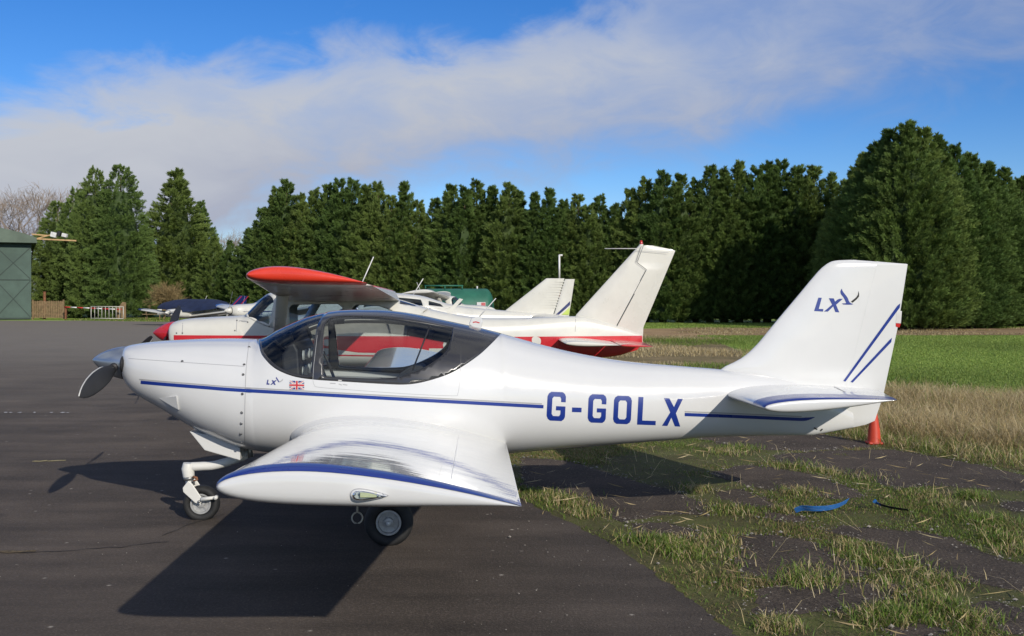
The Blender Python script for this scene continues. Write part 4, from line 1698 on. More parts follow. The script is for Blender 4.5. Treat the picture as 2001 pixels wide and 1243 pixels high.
def high_wing(root, pal, detail=True):
    top = [(338, 640), (341, 632), (350, 626.5), (375, 622), (420, 619), (479, 615.5), (500, 597), (524, 575), (545, 570), (620, 569), (700, 572), (770, 583), (850, 606), (900, 616), (960, 622), (1010, 622), (1060, 620), (1122, 618), (1200, 634), (1255, 655)]
    bot = [(338, 660), (341, 672), (350, 684), (400, 698), (480, 706), (560, 712), (700, 714), (800, 712), (900, 708), (1000, 704), (1100, 700), (1180, 698), (1215, 693), (1255, 672)]
    wid = [(338, .26), (342, .36), (380, .43), (480, .47), (560, .51), (700, .51), (800, .44), (900, .34), (1000, .25), (1100, .17), (1200, .09), (1255, .025)]
    bd = Body([Cc(*p) for p in top], [Cc(*p) for p in bot], [(UC(a), c) for a, c in wid], [(UC(338), .5), (UC(1255), .5)], 0.62)
    vC = bd.vn
    W_ = pal['white']

    def utc(px, py):
        u, v, w = project(FC, px, py, vC)
        return (u, bd.th(u, w))
    e = [(UC(479), math.pi)] + [utc(*p) for p in catmull([(482, 619), (500, 629), (527, 640), (560, 645), (640, 646), (720, 645), (775, 638), (800, 626), (825, 612)], 4)] + [(UC(838), math.pi)]
    ev, et = np.array([q[0] for q in e]), np.array([q[1] for q in e])
    tb = lambda u: math.pi if (u <= ev[0] or u >= ev[-1]) else float(np.interp(u, ev, et))
    us = sorted(set([round(x, 4) for x in [UC(338)+(UC(479)-UC(338))*q**1.6 for q in np.linspace(0, 1, 22)] + list(ev) + list(np.linspace(UC(839), UC(1255), 40))]))
    fus = weld(mesh('fuselage', *bd.shell(us, tb, 26), W_, root))
    S2 = lambda pts: [(a, t*TS) for a, t in [utc(*p) for p in pts]]
    ws = S2([(486, 619.5), (505, 628), (525, 634), (530, 615), (535, 592), (533, 583)]) + [(UC(526), PI2*.93), (UC(524), PI2), (UC(485), PI2)]
    win = [('windscreen', ws, 'joined', M['glass_c']),
           ('door_window', S2([(566, 639), (565, 602), (571, 595), (660, 593), (669, 600), (670, 640)]), 'pair', M['glass_c']),
           ('side_window', S2([(692, 640), (688, 602), (696, 595), (742, 597), (766, 606), (768, 636)]), 'pair', M['glass_c']),
           ('rear_window', [(UC(782), PI2*.80), (UC(812), PI2*.86), (UC(812), PI2*.985), (UC(782), PI2*.985)], 'pair', M['glass_c'])]
    cabin_shell(bd, e, win, root, 'cabin_frame', W_, 0.05)
    # inside
    b = MB()
    b.prism([Cc(*p) for p in [(484, 640), (492, 628), (510, 633), (512, 690), (484, 690)]], -.42, .42)
    b.build('instrument_panel', M['panel'], root)
    for sg in (-1, 1):
        b = MB()
        b.prism([Cc(*p) for p in [(600, 690), (655, 690), (668, 612), (655, 608), (640, 672), (600, 678)]], sg*.24-.2, sg*.24+.2)
        bevel(b.build('seat', M['seat'], root), .03)
    # wing, red tips, struts
    pr, cm = naca(24, 0.125, 0.022)
    L0, T0, L1, T1 = Cc(543, 578, -.42), Cc(779, 587, -.42), Cc(477, 537, -5.1), Cc(722, 555, -5.1)
    q = (4.78-.42)/(5.1-.42)
    Lm, Tm = lerp2(L0, L1, q), lerp2(T0, T1, q)
    a, _r = wing('wing', W_, root, 0.0, lerp2(L0, L1, -.42/4.68), lerp2(T0, T1, -.42/4.68), -4.80, Lm, Tm, pr, cm, 0.01, nsec=12)
    mirror_copy(a, 'wing', root)
    t, _r = wing('wing_tip', pal['tip'], root, -4.78, (Lm[0]-.012, Lm[1]+.004), (Tm[0]-.06, Tm[1]+.004), -5.14, (L1[0]+.02, L1[1]), (T1[0]-.02, T1[1]+.01), naca(24, .140, .03)[0], naca(24, .140, .03)[1], 0.20, nsec=3)
    mirror_copy(t, 'wing_tip', root)
    for sg in (-1, 1):
        s0 = lerp2(L0, L1, .46)
        b = MB()
        up = (Cc(553, 576, -2.6)[0], sg*2.6, s0[1]-.02)
        lo = (Cc(541, 690, -.5)[0], sg*.50, Cc(548, 700)[1])
        b.tube([lo, up], [.030, .027], 16, True, 2.7)
        st = b.build('wing_strut', W_, root, True)
        b = MB()
        b.tube([(up[0], sg*2.52, up[2]-.05), (up[0], sg*2.62, up[2]+.03)], [.036, .045], 12, True, 2.8)
        b.build('strut_fairing', W_, st, True)
        # aileron / flap line below
    # tail
    hq = [Cc(*p) for p in [(1190, 662), (1262.5, 527), (1244, 513), (1257, 478)]]
    hin = lambda w: float(np.interp(w, [q_[1] for q_ in hq], [q_[0] for q_ in hq]))
    lef = lambda w: float(np.interp(w, [Cc(1125, 640)[1], Cc(1125, 616)[1], Cc(1250, 478)[1]], [Cc(1125, 640)[0], Cc(1125, 616)[0], Cc(1250, 478)[0]]))
    tef = lambda w: float(np.interp(w, [Cc(1200, 696)[1], Cc(1245, 684)[1], Cc(1256, 670)[1], Cc(1257, 640)[1], Cc(1320, 489)[1], Cc(1258, 476)[1]], [Cc(1204, 696)[0], Cc(1245, 684)[0], Cc(1256, 670)[0], Cc(1257, 640)[0], Cc(1320, 489)[0], Cc(1256, 476)[0]]))
    wt = Cc(1254, 477)[1]
    fn = fin_loft('fin', lef, lambda w: hin(w)-.004, Cc(1190, 660)[1], wt-.002, .10, W_, root, 70, half_t=sh_fin)
    rd = fin_loft('rudder', lambda w: hin(w)+.006, tef, Cc(1190, 656.5)[1], wt-.02, .088, W_, root, 70, half_t=sh_rud)
    fin_loft('rudder_base', lambda w: hin(w)+.006 if w > Cc(1190, 662)[1] else Cc(1190, 662)[0]+(Cc(1190, 662)[1]-w)*.3, tef, Cc(1200, 695)[1], Cc(1190, 657)[1]-.002, .094, pal['low'], root, half_t=sh_rud)
    b = MB()
    q = Cc(1253, 476)
    b.lathe([(0, .024), (.035, .022), (.055, .012), (.06, .001)], (q[0], 0, q[1]-.01), (0, 0, 1), 14)
    b.build('beacon', M['beacon'], root, True)
    b = MB()
    b.tube([(Cc(1181, 486)[0], -.02, Cc(1181, 486)[1]), (Cc(1245, 486)[0], -.02, Cc(1245, 486)[1])], .006, 6)
    b.build('aerial', M['card'], root, True)
    # tailplane and elevator
    tp, tcm = naca(18, 0.09, 0)
    A0, B0, A1, B1 = Cc(1090, 663, -.02), Cc(1252, 668, -.02), Cc(1104, 671, -1.5), Cc(1277, 677.5, -1.5)
    s_, _r = wing('tailplane', W_, root, -.02, A0, lerp2(A0, B0, .62), -1.5, A1, lerp2(A1, B1, .62), tp, tcm, .06, nsec=4)
    mirror_copy(s_, 'tailplane', root)
    s_, _r = wing('elevator', pal['elev'], root, -.06, lerp2(A0, B0, .63), B0, -1.5, lerp2(A1, B1, .63), B1, tp, tcm, .04, nsec=4)
    mirror_copy(s_, 'elevator', root)
    # paint
    if pal.get('stripe'):
        up_ = [(339.5, 655), (440, 655.5), (540, 656), (700, 657), (880, 657), (970, 657)]
        lw_ = [(970, 698), (940, 697), (880, 692), (700, 689), (640, 681), (560, 670), (450, 667), (339.5, 665.5)]
        decal('cheat_line', [up_ + lw_], pal['stripe'], fus, FC, vC, .003, 14, True)
        V, Fc = [], []
        for side in (-1, 1):
            o = len(V)
            uu = np.linspace(UC(960), UC(1254), 22)
            for i, u in enumerate(uu):
                tt_ = bd.th(u, Cc(1000, 657)[1] if i > 3 else Cc(1000, 657)[1] - (3-i)*.07)
                for j in range(11):
                    V.append(bd.pt(u, tt_*j/10, side, .005))
            for i in range(21):
                for j in range(10):
                    k = o + i*11 + j
                    Fc.append((k, k+11, k+12, k+1) if side < 0 else (k, k+1, k+12, k+11))
        mesh('tail_band', V, Fc, pal['stripe'], fus)
        decal('pin_stripe', [stroke([(640, 694), (760, 696), (880, 698.5)], 2.6)], pal['stripe'], fus, FC, vC, .003, 12, True)
        decal('letter_patch', [catmull([(1040, 660), (1048, 657.8), (1056, 662), (1056, 672), (1047, 676), (1040, 670)], 3, True)], W_, fus, FC, vC, .006, 8)
        decal('letter_patch', [catmull([(866, 672), (872, 664), (880, 662), (880, 688), (872, 686), (867, 680)], 3, True)], W_, fus, FC, vC, .006, 8)
        # cowl seams, latches
        for pts in ([(357, 631), (356, 653)], [(463, 622), (462, 648)]):
            decal('cowl_seam', [stroke(pts, 1.0)], M['seam'], fus, FC, vC, .003, 8)
        for (px, py) in [(345, 651), (356.5, 651), (459, 646), (463, 626), (526, 638), (484, 629.5)]:
            decal('cowl_screw', [[(px-1.2, py-1.2), (px+1.2, py-1.2), (px+1.2, py+1.2), (px-1.2, py+1.2)]], M['screw'], fus, FC, vC, .004, 3)
        decal('step_handle', [stroke([(467, 629), (468, 626.5), (482, 627.5), (484, 630)], 1.0)], M['seam'], fus, FC, vC, .004, 5)
        for pts in ([(1253, 481), (1243, 512), (1263, 527), (1252, 548)], [(1240, 574), (1196, 655)]):
            decal('hinge_line', [stroke(pts, 1.0)], M['screw'], fn, FC, lambda u, w: -.052, .004, 8)
        decal('hinge_gap', [stroke([(1195, 642), (1190, 651), (1186, 661)], [1.0, 3, 5])], M['screw'], fn, FC, lambda u, w: -.056, .006, 8)
        decal('rivet_line', [stroke([(1240, 490), (1306, 494)], .7)], M['seam'], rd, FC, lambda u, w: -.05, .004, 8)
        decal('skin_seam', [stroke([(1125, 620), (1124, 648)], .8)], M['seam'], fus, FC, vC, .003, 8)
    # propeller
    t0, b0 = Cc(298.5, 650), Cc(340, 651)
    b = MB()
    Ln = b0[0]-t0[0]
    prf = [(Ln*q, max(.001, .165*(1-(1-q)**1.6)**.85)) for q in np.linspace(0, 1, 16)] + [(Ln+.01, .16), (Ln+.01, .02)]
    b.lathe(prf, (t0[0], 0, t0[1]), (1, 0, (b0[1]-t0[1])/Ln), 30)
    smooth_by_angle(b.build('spinner', pal['spin'], root), 40)
    h = Cc(328, 651)
    for an in pal['prop']:
        blade(root, (h[0], 0, h[1]), R(an), .87, 0, [(0, .07), (.15, .09), (.4, .13), (.7, .12), (.93, .09), (1, .03)], (40, 18), M['prop'], False, .12)
    # gear
    for sg in (-1, 1):
        c = (UC(655), sg*1.0, .20)
        wheel(root, c, .205, .15, .085)
        b = MB()
        b.tube([(UC(640), sg*.35, Cc(640, 708)[1]), (UC(645), sg*.62, .45), (UC(655), sg*.92, .21)], [.05, .04, .03], 10, True, .5)
        b.build('main_leg', W_, root, True)
    c = (UC(412), 0, .18)
    wheel(root, c, .185, .13, .08)
    b = MB()
    b.tube([(UC(412), 0, Cc(412, 690)[1]), (UC(412), 0, .40)], .035, 12)
    b.box((UC(412), -.09, .29), (.04, .012, .26))
    b.box((UC(412), .09, .29), (.04, .012, .26))
    b.box((UC(412), 0, .41), (.05, .20, .03))
    b.build('nose_leg', M['leg'], root)
    # aerials on the roof
    b = MB()
    q0, q1 = Cc(697, 560), Cc(727, 510)
    b.tube([(q0[0], .5, q0[1]-.05), (q1[0], .5, q1[1]+.08)], .009, 6)
    b.build('whip_aerial', M['card'], root, True)
    b = MB()
    q = [Cc(870, 612), Cc(884, 608), Cc(905, 585), Cc(898, 583)]
    b.prism(q, -.01, .01)
    b.build('blade_aerial', W_, root)
    return bd


cs = empty('high_wing_aircraft', (0, 15.3, 0), R(5.0))
tag(cs, 'white high-wing aircraft with red nose cone, side band and wing tips, behind the white one', 'aircraft')
high_wing(cs, dict(white=M['c_white'], tip=M['c_tip'], low=M['c_red'], elev=M['c_red'], stripe=M['c_red'], spin=M['c_red'], prop=(-25, 155)))

c2 = empty('high_wing_aircraft', (-5.70, 41.0, 0), R(180))
tag(c2, 'far white high-wing aircraft whose wing shows in front of the green tank', 'aircraft')
high_wing(c2, dict(white=M['c_white'], tip=M['c_white'], low=M['c_white'], elev=M['c_white'], stripe=None, spin=M['c_white'], prop=(20, 200)))


# ================================================================== LOW-WING AIRCRAFT
def low_wing(root, pal, cover=False):
    top = [(.28, 1.18), (.33, 1.22), (.6, 1.28), (1.5, 1.34), (1.9, 1.56), (2.3, 1.80), (2.8, 1.88), (3.5, 1.82), (4.4, 1.55), (5.5, 1.42), (7.0, 1.30)]
    bot = [(.28, .84), (.33, .78), (.6, .70), (1.5, .60), (3, .56), (4.5, .70), (7.0, 1.12)]
    wid = [(.28, .24), (.33, .34), (.6, .46), (1.5, .56), (3, .58), (4.5, .42), (6, .20), (7, .04)]
    bd = Body(top, bot, wid, [(.28, .5), (7, .5)], .70)
    e = [(1.5, math.pi), (1.56, 2.3), (1.8, 1.95), (2.2, 1.85), (3.0, 1.84), (3.8, 1.95), (4.2, 2.2), (4.45, math.pi)]
    ev, et = [q[0] for q in e], [q[1] for q in e]
    tb = lambda u: math.pi if (u <= 1.5 or u >= 4.45) else float(np.interp(u, ev, et))
    us = sorted(set(list(np.linspace(.28, 1.5, 14)) + ev + list(np.linspace(1.5, 4.45, 24)) + list(np.linspace(4.45, 7, 14))))
    fus = weld(mesh('fuselage', *bd.shell(us, tb, 18), pal['white'], root))
    sc2 = lambda l: [(a, c*TS) for a, c in l]
    win = [('windscreen', sc2([(1.62, 2.3), (1.85, 2.05), (2.12, 1.98), (2.28, 2.5), (2.30, math.pi), (1.6, math.pi)]), 'joined', M['glass_c']),
           ('side_window', sc2([(2.28, 1.98), (2.95, 1.96), (2.95, 2.45), (2.42, 2.5)]), 'pair', M['glass_c']),
           ('side_window', sc2([(3.05, 1.97), (3.65, 2.05), (3.60, 2.45), (3.05, 2.45)]), 'pair', M['glass_c']),
           ('side_window', sc2([(3.78, 2.15), (4.12, 2.32), (4.05, 2.58), (3.78, 2.52)]), 'pair', M['glass_c'])]
    cabin_shell(bd, e, win, root, 'cabin_frame', pal['white'], .07)
    decal_side = [(x, .92) for x in np.linspace(.45, 6.6, 26)]
    V, Fc = [], []
    for side in (-1, 1):
        o = len(V)
        for x, z in decal_side:
            for zz in (.80 + .25*(x/6.6)**2, .98 + .2*(x/6.6)**2):
                V.append((x, side*(-bd.vn(x, zz) + .004), zz))
        for i in range(len(decal_side)-1):
            Fc.append((o+2*i, o+2*i+1, o+2*i+3, o+2*i+2))
    mesh('side_stripe', V, Fc, pal['stripe'], fus)
    pr, cm = naca(20, .14, .02)
    a, rg = wing('wing', pal['white'], root, 0, (1.55, .70), (3.25, .68), -4.2, (1.7, 1.16), (3.0, 1.15), pr, cm, .01, nsec=8)
    mirror_copy(a, 'wing', root)
    t, rg = wing('wing_tip', pal['tip'], root, -4.19, (1.695, 1.16), (3.01, 1.15), -4.65, (1.85, 1.22), (2.95, 1.20), pr, cm, .2, nsec=3)
    mirror_copy(t, 'wing_tip', root)
    fin_loft('fin', lambda w: 5.55 + (w-1.38)*1.15, lambda w: 6.75+(w-1.38)*.28, 1.30, 2.26, .10, pal['fin'], root)
    rd = fin_loft('rudder', lambda w: 6.765+(w-1.38)*.28, lambda w: 7.12+(w-1.38)*.14, 1.20, 2.24, .07, pal['fin'], root)
    if pal.get('fin_line'):
        V, Fc = [], []
        for off_ in (.10, .75):
            o = len(V)
            for w in np.linspace(1.42, 2.22, 8):
                u = 5.55 + (w-1.38)*1.15 + off_
                V += [(u, -.066, w), (u+.07, -.066, w), (u, .066, w), (u+.07, .066, w)]
            for i in range(7):
                Fc += [(o+4*i, o+4*i+1, o+4*i+5, o+4*i+4), (o+4*i+2, o+4*i+6, o+4*i+7, o+4*i+3)]
        mesh('fin_line', V, Fc, pal['fin_line'], rd)
    if pal.get('ribs'):
        for k in range(11):
            w = 1.48 + k*.068
            u0, u1 = 5.60 + (w-1.38)*1.15 + .28, 7.07 + (w-1.38)*.14
            a_ = .050*(1-.4*(w-1.3)/.96) + .002
            c_ = .012
            V = [(u0, -a_, w), (u1, -c_, w), (u1, -c_, w+.022), (u0, -a_, w+.022), (u0, a_, w), (u1, c_, w), (u1, c_, w+.022), (u0, a_, w+.022)]
            mesh('rib', V, [(0, 1, 2, 3), (7, 6, 5, 4), (0, 4, 5, 1), (3, 2, 6, 7)], pal['white'], rd, False)
        for m_, pts_ in ((M['c_navy'], [(6.78, 1.30), (6.86, 1.30), (7.13, 1.56), (7.13, 1.66)]), (M['lime'], [(6.92, 1.30), (7.10, 1.30), (7.12, 1.42), (7.12, 1.50)])):
            V = [(a_, -.050 + .012*k_, c_) for k_, (a_, c_) in enumerate(pts_)] + [(a_, .050 - .012*k_, c_) for k_, (a_, c_) in enumerate(pts_)]
            mesh('tail_stripe', V, [(0, 1, 2, 3), (7, 6, 5, 4)], m_, rd, False)
    s_, _r = wing('tailplane', pal['white'], root, 0, (6.2, 1.24), (7.1, 1.24), -1.55, (6.3, 1.24), (7.0, 1.24), pr, cm, .1, nsec=3)
    mirror_copy(s_, 'tailplane', root)
    b = MB()
    b.lathe([(.30*q, max(.001, .15*(1-(1-q)**1.7)**.8)) for q in np.linspace(0, 1, 12)], (0, 0, 1.02), (1, 0, 0), 24)
    b.build('spinner', pal['white'], root, True)
    for an in pal['prop']:
        blade(root, (.2, 0, 1.02), R(an), .92, 0, [(0, .07), (.2, .10), (.6, .12), (.95, .08), (1, .03)], (40, 18), pal['blade'], False, .12)
    for c in ((.95, 0, .2), (2.5, -1.5, .2), (2.5, 1.5, .2)):
        wheel(root, c, .20, .14, .08)
        b = MB()
        b.tube([(c[0], c[1]*.98, .9 if c[1] else .75), (c[0], c[1], .40)], .035, 10)
        b.box((c[0], c[1]-.09, .3), (.04, .012, .24))
        b.box((c[0], c[1]+.09, .3), (.04, .012, .24))
        b.box((c[0], c[1], .41), (.05, .2, .03))
        b.build('gear_leg', M['leg'], root)
    b = MB()
    b.tube([(3.4, .1, 1.8), (3.65, .1, 2.25)], .012, 6)
    b.build('whip_aerial', M['card'], root, True)
    if cover:
        ctop = [(.9, 1.36), (1.4, 1.42), (1.9, 1.68), (2.3, 1.90), (2.8, 1.97), (3.5, 1.93), (4.4, 1.68), (5.0, 1.56)]
        cbt = [(.9, .9), (5.0, .9)]
        cw = [(.9, .60), (1.4, .75), (1.7, 2.6), (2.5, 3.1), (3.1, 2.6), (3.5, .95), (4.4, .62), (5.0, .42)]
        cbd = Body(ctop, cbt, cw, [(.9, .30), (1.6, .22), (3.2, .22), (5, .35)], 1.15)
        V, Fc = cbd.shell(np.linspace(.9, 5.0, 40), None, 22, math.pi/2)
        rr = random.Random(4)
        V = [(x + rr.uniform(-.01, .01), y, z + .02*math.sin(y*9+x*4)*min(1, abs(y)) + abs(y)*.10) for x, y, z in V]
        weld(mesh('fabric_cover', V, Fc, M['cover'], root))


def place_low(px_nose, Y, head, pal, cover=False):
    """head: direction of the nose in the ground plane, degrees from -X turning towards the viewer"""
    X = (px_nose - CX)/F*Y
    return empty('low_wing_aircraft', (X, Y, 0), R(head))


pw_ = place_low(519, 24.4, 4.5, None)
pw_.scale = (1, 1, .90)
tag(pw_, 'plain white low-wing aircraft with ribbed fin and lime and navy tail stripe', 'aircraft')
low_wing(pw_, dict(white=M['c_white'], stripe=M['c_white'], tip=M['c_white'], fin=M['c_white'], prop=(20, 200), blade=M['galv'], ribs=True))
bw = place_low(438, 46, 42, None)
tag(bw, 'white and navy low-wing aircraft with bare propeller, partly hidden behind the red-nosed aircraft', 'aircraft')
low_wing(bw, dict(white=M['c_white'], stripe=M['c_navy'], tip=M['c_sky'], fin=M['c_white'], prop=(65, 245), blade=M['galv']))
cv = place_low(322, 57, 60, None)
cv.scale = (.86, .86, .76)
tag(cv, 'low-wing aircraft under a navy fabric cover with blue and red tail fin', 'aircraft')
low_wing(cv, dict(white=M['c_white'], stripe=M['c_white'], tip=M['c_navy'], fin=M['c_navy'], fin_line=M['c_red'], prop=(10, 190), blade=M['galv']), True)

# ================================================================== TREES
def ico(seed, r):
    """A rough lump as 8 triangles."""
    rr = np.random.default_rng(seed)
    V = np.array([(1, 0, 0), (-1, 0, 0), (0, 1, 0), (0, -1, 0), (0, 0, 1), (0, 0, -1)], float)*r
    V *= rr.uniform(.7, 1.25, (6, 1))
    T = [(0, 2, 4), (2, 1, 4), (1, 3, 4), (3, 0, 4), (2, 0, 5), (1, 2, 5), (3, 1, 5), (0, 3, 5)]
    return V, T


def conifer(seed, H, Rb, profile, n_plume, per, lean=0.55, leaders=3, spray=(.26, .50), wdt=.085, droop=0.0):
    """Crown of feathery plumes around a dark inner body; returns verts, tris, tint."""
    g = np.random.default_rng(seed)
    ang_w = g.uniform(0, 6.28, 6)

    def rad(t, a):
        lob = 1 + .10*np.sin(3*a+ang_w[0]+t*3) + .07*np.sin(5*a+ang_w[1]-t*5) + .06*np.sin(9*a+ang_w[2]+t*9)
        return Rb*np.interp(t, [p[0] for p in profile], [p[1] for p in profile])*lob
    # plume anchors, more of them where the crown is wide
    tt = g.uniform(0.01, 1, n_plume*6)
    keep = g.uniform(0, 1, len(tt)) < np.interp(tt, [p[0] for p in profile], [max(.30, p[1]) for p in profile])
    tt = tt[keep][:n_plume]
    aa = g.uniform(0, 2*math.pi, len(tt))
    rr_ = rad(tt, aa)
    base = np.stack([np.cos(aa)*rr_*.70, np.sin(aa)*rr_*.70, tt*H], 1)
    out = np.stack([np.cos(aa), np.sin(aa), np.full_like(aa, lean) + .9*np.clip(tt-.7, 0, 1)*2 - droop], 1)
    out += g.normal(0, .20, out.shape)
    out /= np.linalg.norm(out, axis=1)[:, None]
    plen = (0.34*rr_ + .28)*g.uniform(.75, 1.25, len(tt))
    pt_ = g.uniform(0.12, 1.0, len(tt))*g.uniform(.6, 1.0, len(tt))
    # leaders at the top
    L0 = []
    for k in range(leaders):
        a = g.uniform(0, 6.28)
        d = g.uniform(0, .13)*Rb*2*(k > 0)
        z_ = H*(.78 - .04*(k > 0)*g.uniform(.3, 1.5))
        l_ = g.uniform(.17, .22)*H
        for r_ in range(5):
            L0.append((math.cos(a)*d, math.sin(a)*d, z_, l_))
    L0 = np.array(L0)
    l0 = L0[:, 3]
    L0 = L0[:, :3]
    lo = np.tile(np.array([[0.0, 0.0, 1.0]]), (leaders, 1)) + g.normal(0, .07, (leaders, 3))
    lo = np.repeat(lo, 5, 0)
    leaders = leaders*5
    base = np.vstack([base, L0])
    out = np.vstack([out, lo/np.linalg.norm(lo, axis=1)[:, None]])
    plen = np.concatenate([plen, l0])
    pt_ = np.concatenate([pt_, g.uniform(.3, .7, leaders)])
    n = len(base)*per
    B = np.repeat(base, per, 0)
    O = np.repeat(out, per, 0)
    PL = np.repeat(plen, per)
    TN = np.repeat(pt_, per)
    s = g.uniform(0.05, 1.0, n)**.8
    # position within the plume: a spindle around its axis
    side = g.normal(0, 1, (n, 3))
    side -= O*np.sum(side*O, 1)[:, None]
    side /= np.linalg.norm(side, axis=1)[:, None]+1e-6
    wid = (.46*(1-s)**1.15 + .02)*np.minimum(PL, .9)*.62*g.uniform(.3, 1, n)
    P = B + O*(s*PL)[:, None] + side*wid[:, None]
    lead = np.repeat((np.arange(len(base)) >= len(base)-leaders), per)
    wid = np.where(lead, (.055*H*(1-s)**1.1 + .03)*g.uniform(.2, 1, n), wid)
    P = B + O*(s*PL)[:, None] + side*wid[:, None]
    D = O*np.where(lead, 1.3, .95)[:, None] + side*.55 + g.normal(0, .20, (n, 3))
    D[:, 2] += .12
    D /= np.linalg.norm(D, axis=1)[:, None]
    ln = g.uniform(*spray, n)
    N1 = np.cross(D, g.normal(0, 1, (n, 3)))
    N1 /= np.linalg.norm(N1, axis=1)[:, None]+1e-6
    w = wdt*g.uniform(.7, 1.3, n)
    # kite: root, left, tip, right
    tip = P + D*ln[:, None]
    midp = P + D*(ln*.45)[:, None]
    N2 = np.cross(D, N1)
    bend = N2*(w*.5)[:, None]
    V = np.stack([P, midp + N1*w[:, None] + bend, tip, midp - N1*w[:, None] + bend], 1).reshape(-1, 3)
    i0 = np.arange(n)*4
    T = np.concatenate([np.stack([i0, i0+1, i0+2], 1), np.stack([i0, i0+2, i0+3], 1)])
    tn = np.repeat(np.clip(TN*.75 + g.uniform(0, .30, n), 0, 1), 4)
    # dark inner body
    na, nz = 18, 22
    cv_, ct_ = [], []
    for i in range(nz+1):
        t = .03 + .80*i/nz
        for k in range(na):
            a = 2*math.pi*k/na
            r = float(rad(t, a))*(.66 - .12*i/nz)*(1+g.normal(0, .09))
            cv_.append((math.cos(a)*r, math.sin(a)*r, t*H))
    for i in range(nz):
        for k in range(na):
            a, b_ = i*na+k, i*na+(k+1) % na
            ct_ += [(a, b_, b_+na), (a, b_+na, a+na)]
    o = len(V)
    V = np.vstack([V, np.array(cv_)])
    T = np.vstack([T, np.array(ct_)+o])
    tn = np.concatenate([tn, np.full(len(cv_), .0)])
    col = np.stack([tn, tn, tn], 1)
    return V, T, col


def trunk_mesh(name, H, r, m):
    b = MB()
    n = 9
    zs = np.linspace(-.05, H*.93, n)
    b.tube([(0.03*math.sin(z*1.3), .03*math.cos(z*1.1), z) for z in zs], [max(.02, r*(1-z/(H*1.0))**.8 + (.10*r if z < .3 else 0)) for z in np.clip(zs, 0, H)], 10)
    g = random.Random(int(H*100))
    for k in range(14):
        z = H*g.uniform(.06, .8)
        a = g.uniform(0, 6.28)
        l = .9*(1-z/H) + .35
        b.tube([(0, 0, z), (math.cos(a)*l*.6, math.sin(a)*l*.6, z+.2*l), (math.cos(a)*l, math.sin(a)*l, z+.55*l)], [.05, .035, .015], 6)
    me = bpy.data.meshes.new(name)
    me.from_pydata([tuple(v) for v in b.V], [], b.F)
    me.polygons.foreach_set('use_smooth', [True]*len(me.polygons))
    me.materials.append(m)
    return me


ley_prof = [(0, .80), (.05, .96), (.15, 1.0), (.40, .90), (.56, .74), (.68, .54), (.78, .34), (.87, .18), (.94, .08), (1.0, .015)]
ley_wide = [(0, .85), (.06, 1.0), (.30, 1.0), (.50, .90), (.66, .68), (.77, .44), (.87, .22), (.94, .10), (1.0, .02)]
thu_prof = [(0, .80), (.04, .95), (.15, 1.0), (.35, .96), (.55, .83), (.72, .63), (.85, .42), (.94, .22), (1.0, .06)]
LEY = []
for k in range(6):
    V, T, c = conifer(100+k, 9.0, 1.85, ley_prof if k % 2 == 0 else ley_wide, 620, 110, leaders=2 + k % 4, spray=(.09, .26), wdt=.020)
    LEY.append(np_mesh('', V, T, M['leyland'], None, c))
THU = []
for k in range(2):
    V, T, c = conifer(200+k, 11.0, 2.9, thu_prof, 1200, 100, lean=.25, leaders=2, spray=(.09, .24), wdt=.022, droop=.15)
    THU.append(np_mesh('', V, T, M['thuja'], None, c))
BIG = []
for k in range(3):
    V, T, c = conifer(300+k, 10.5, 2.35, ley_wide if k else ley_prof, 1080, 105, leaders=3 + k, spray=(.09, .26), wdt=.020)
    BIG.append(np_mesh('', V, T, M['leyland_sunlit'], None, c))
TR9 = trunk_mesh('trunk', 9.0, .22, M['bark'])
TR11 = trunk_mesh('trunk', 11.0, .30, M['bark'])
ORD = ['', 'first', 'second', 'third', 'fourth', 'fifth', 'sixth', 'seventh', 'eighth', 'ninth', 'tenth', 'eleventh', 'twelfth', 'thirteenth', 'fourteenth', 'fifteenth', 'sixteenth', 'seventeenth', 'eighteenth', 'nineteenth', 'twentieth',
       'twenty-first', 'twenty-second', 'twenty-third', 'twenty-fourth', 'twenty-fifth', 'twenty-sixth', 'twenty-seventh', 'twenty-eighth', 'twenty-ninth', 'thirtieth', 'thirty-first', 'thirty-second', 'thirty-third', 'thirty-fourth', 'thirty-fifth', 'thirty-sixth', 'thirty-seventh', 'thirty-eighth', 'thirty-ninth', 'fortieth']
tr = random.Random(5)


def tree(px, ytop, Y, crown_me, trunk_me, h0, label, group, name='conifer_tree', wide=1.0):
    X = (px - CX)/F*Y
    Ht = EYE + (HY - ytop)/F*Y
    t = empty(name, (X, Y, 0), tr.uniform(0, 6.28))
    k = Ht/h0
    w = k*wide*tr.uniform(.94, 1.08)
    t.scale = (w, w, k)
    tag(t, label, 'tree', group)
    link('crown', crown_me, t)
    link('trunk', trunk_me, t)
    return t


# dark hedge row of tall conifers behind the aircraft
def hedge_Y(px):
    return float(np.interp(px, [380, 700, 1000, 1250, 1650], [84, 76, 70.5, 67, 65]))


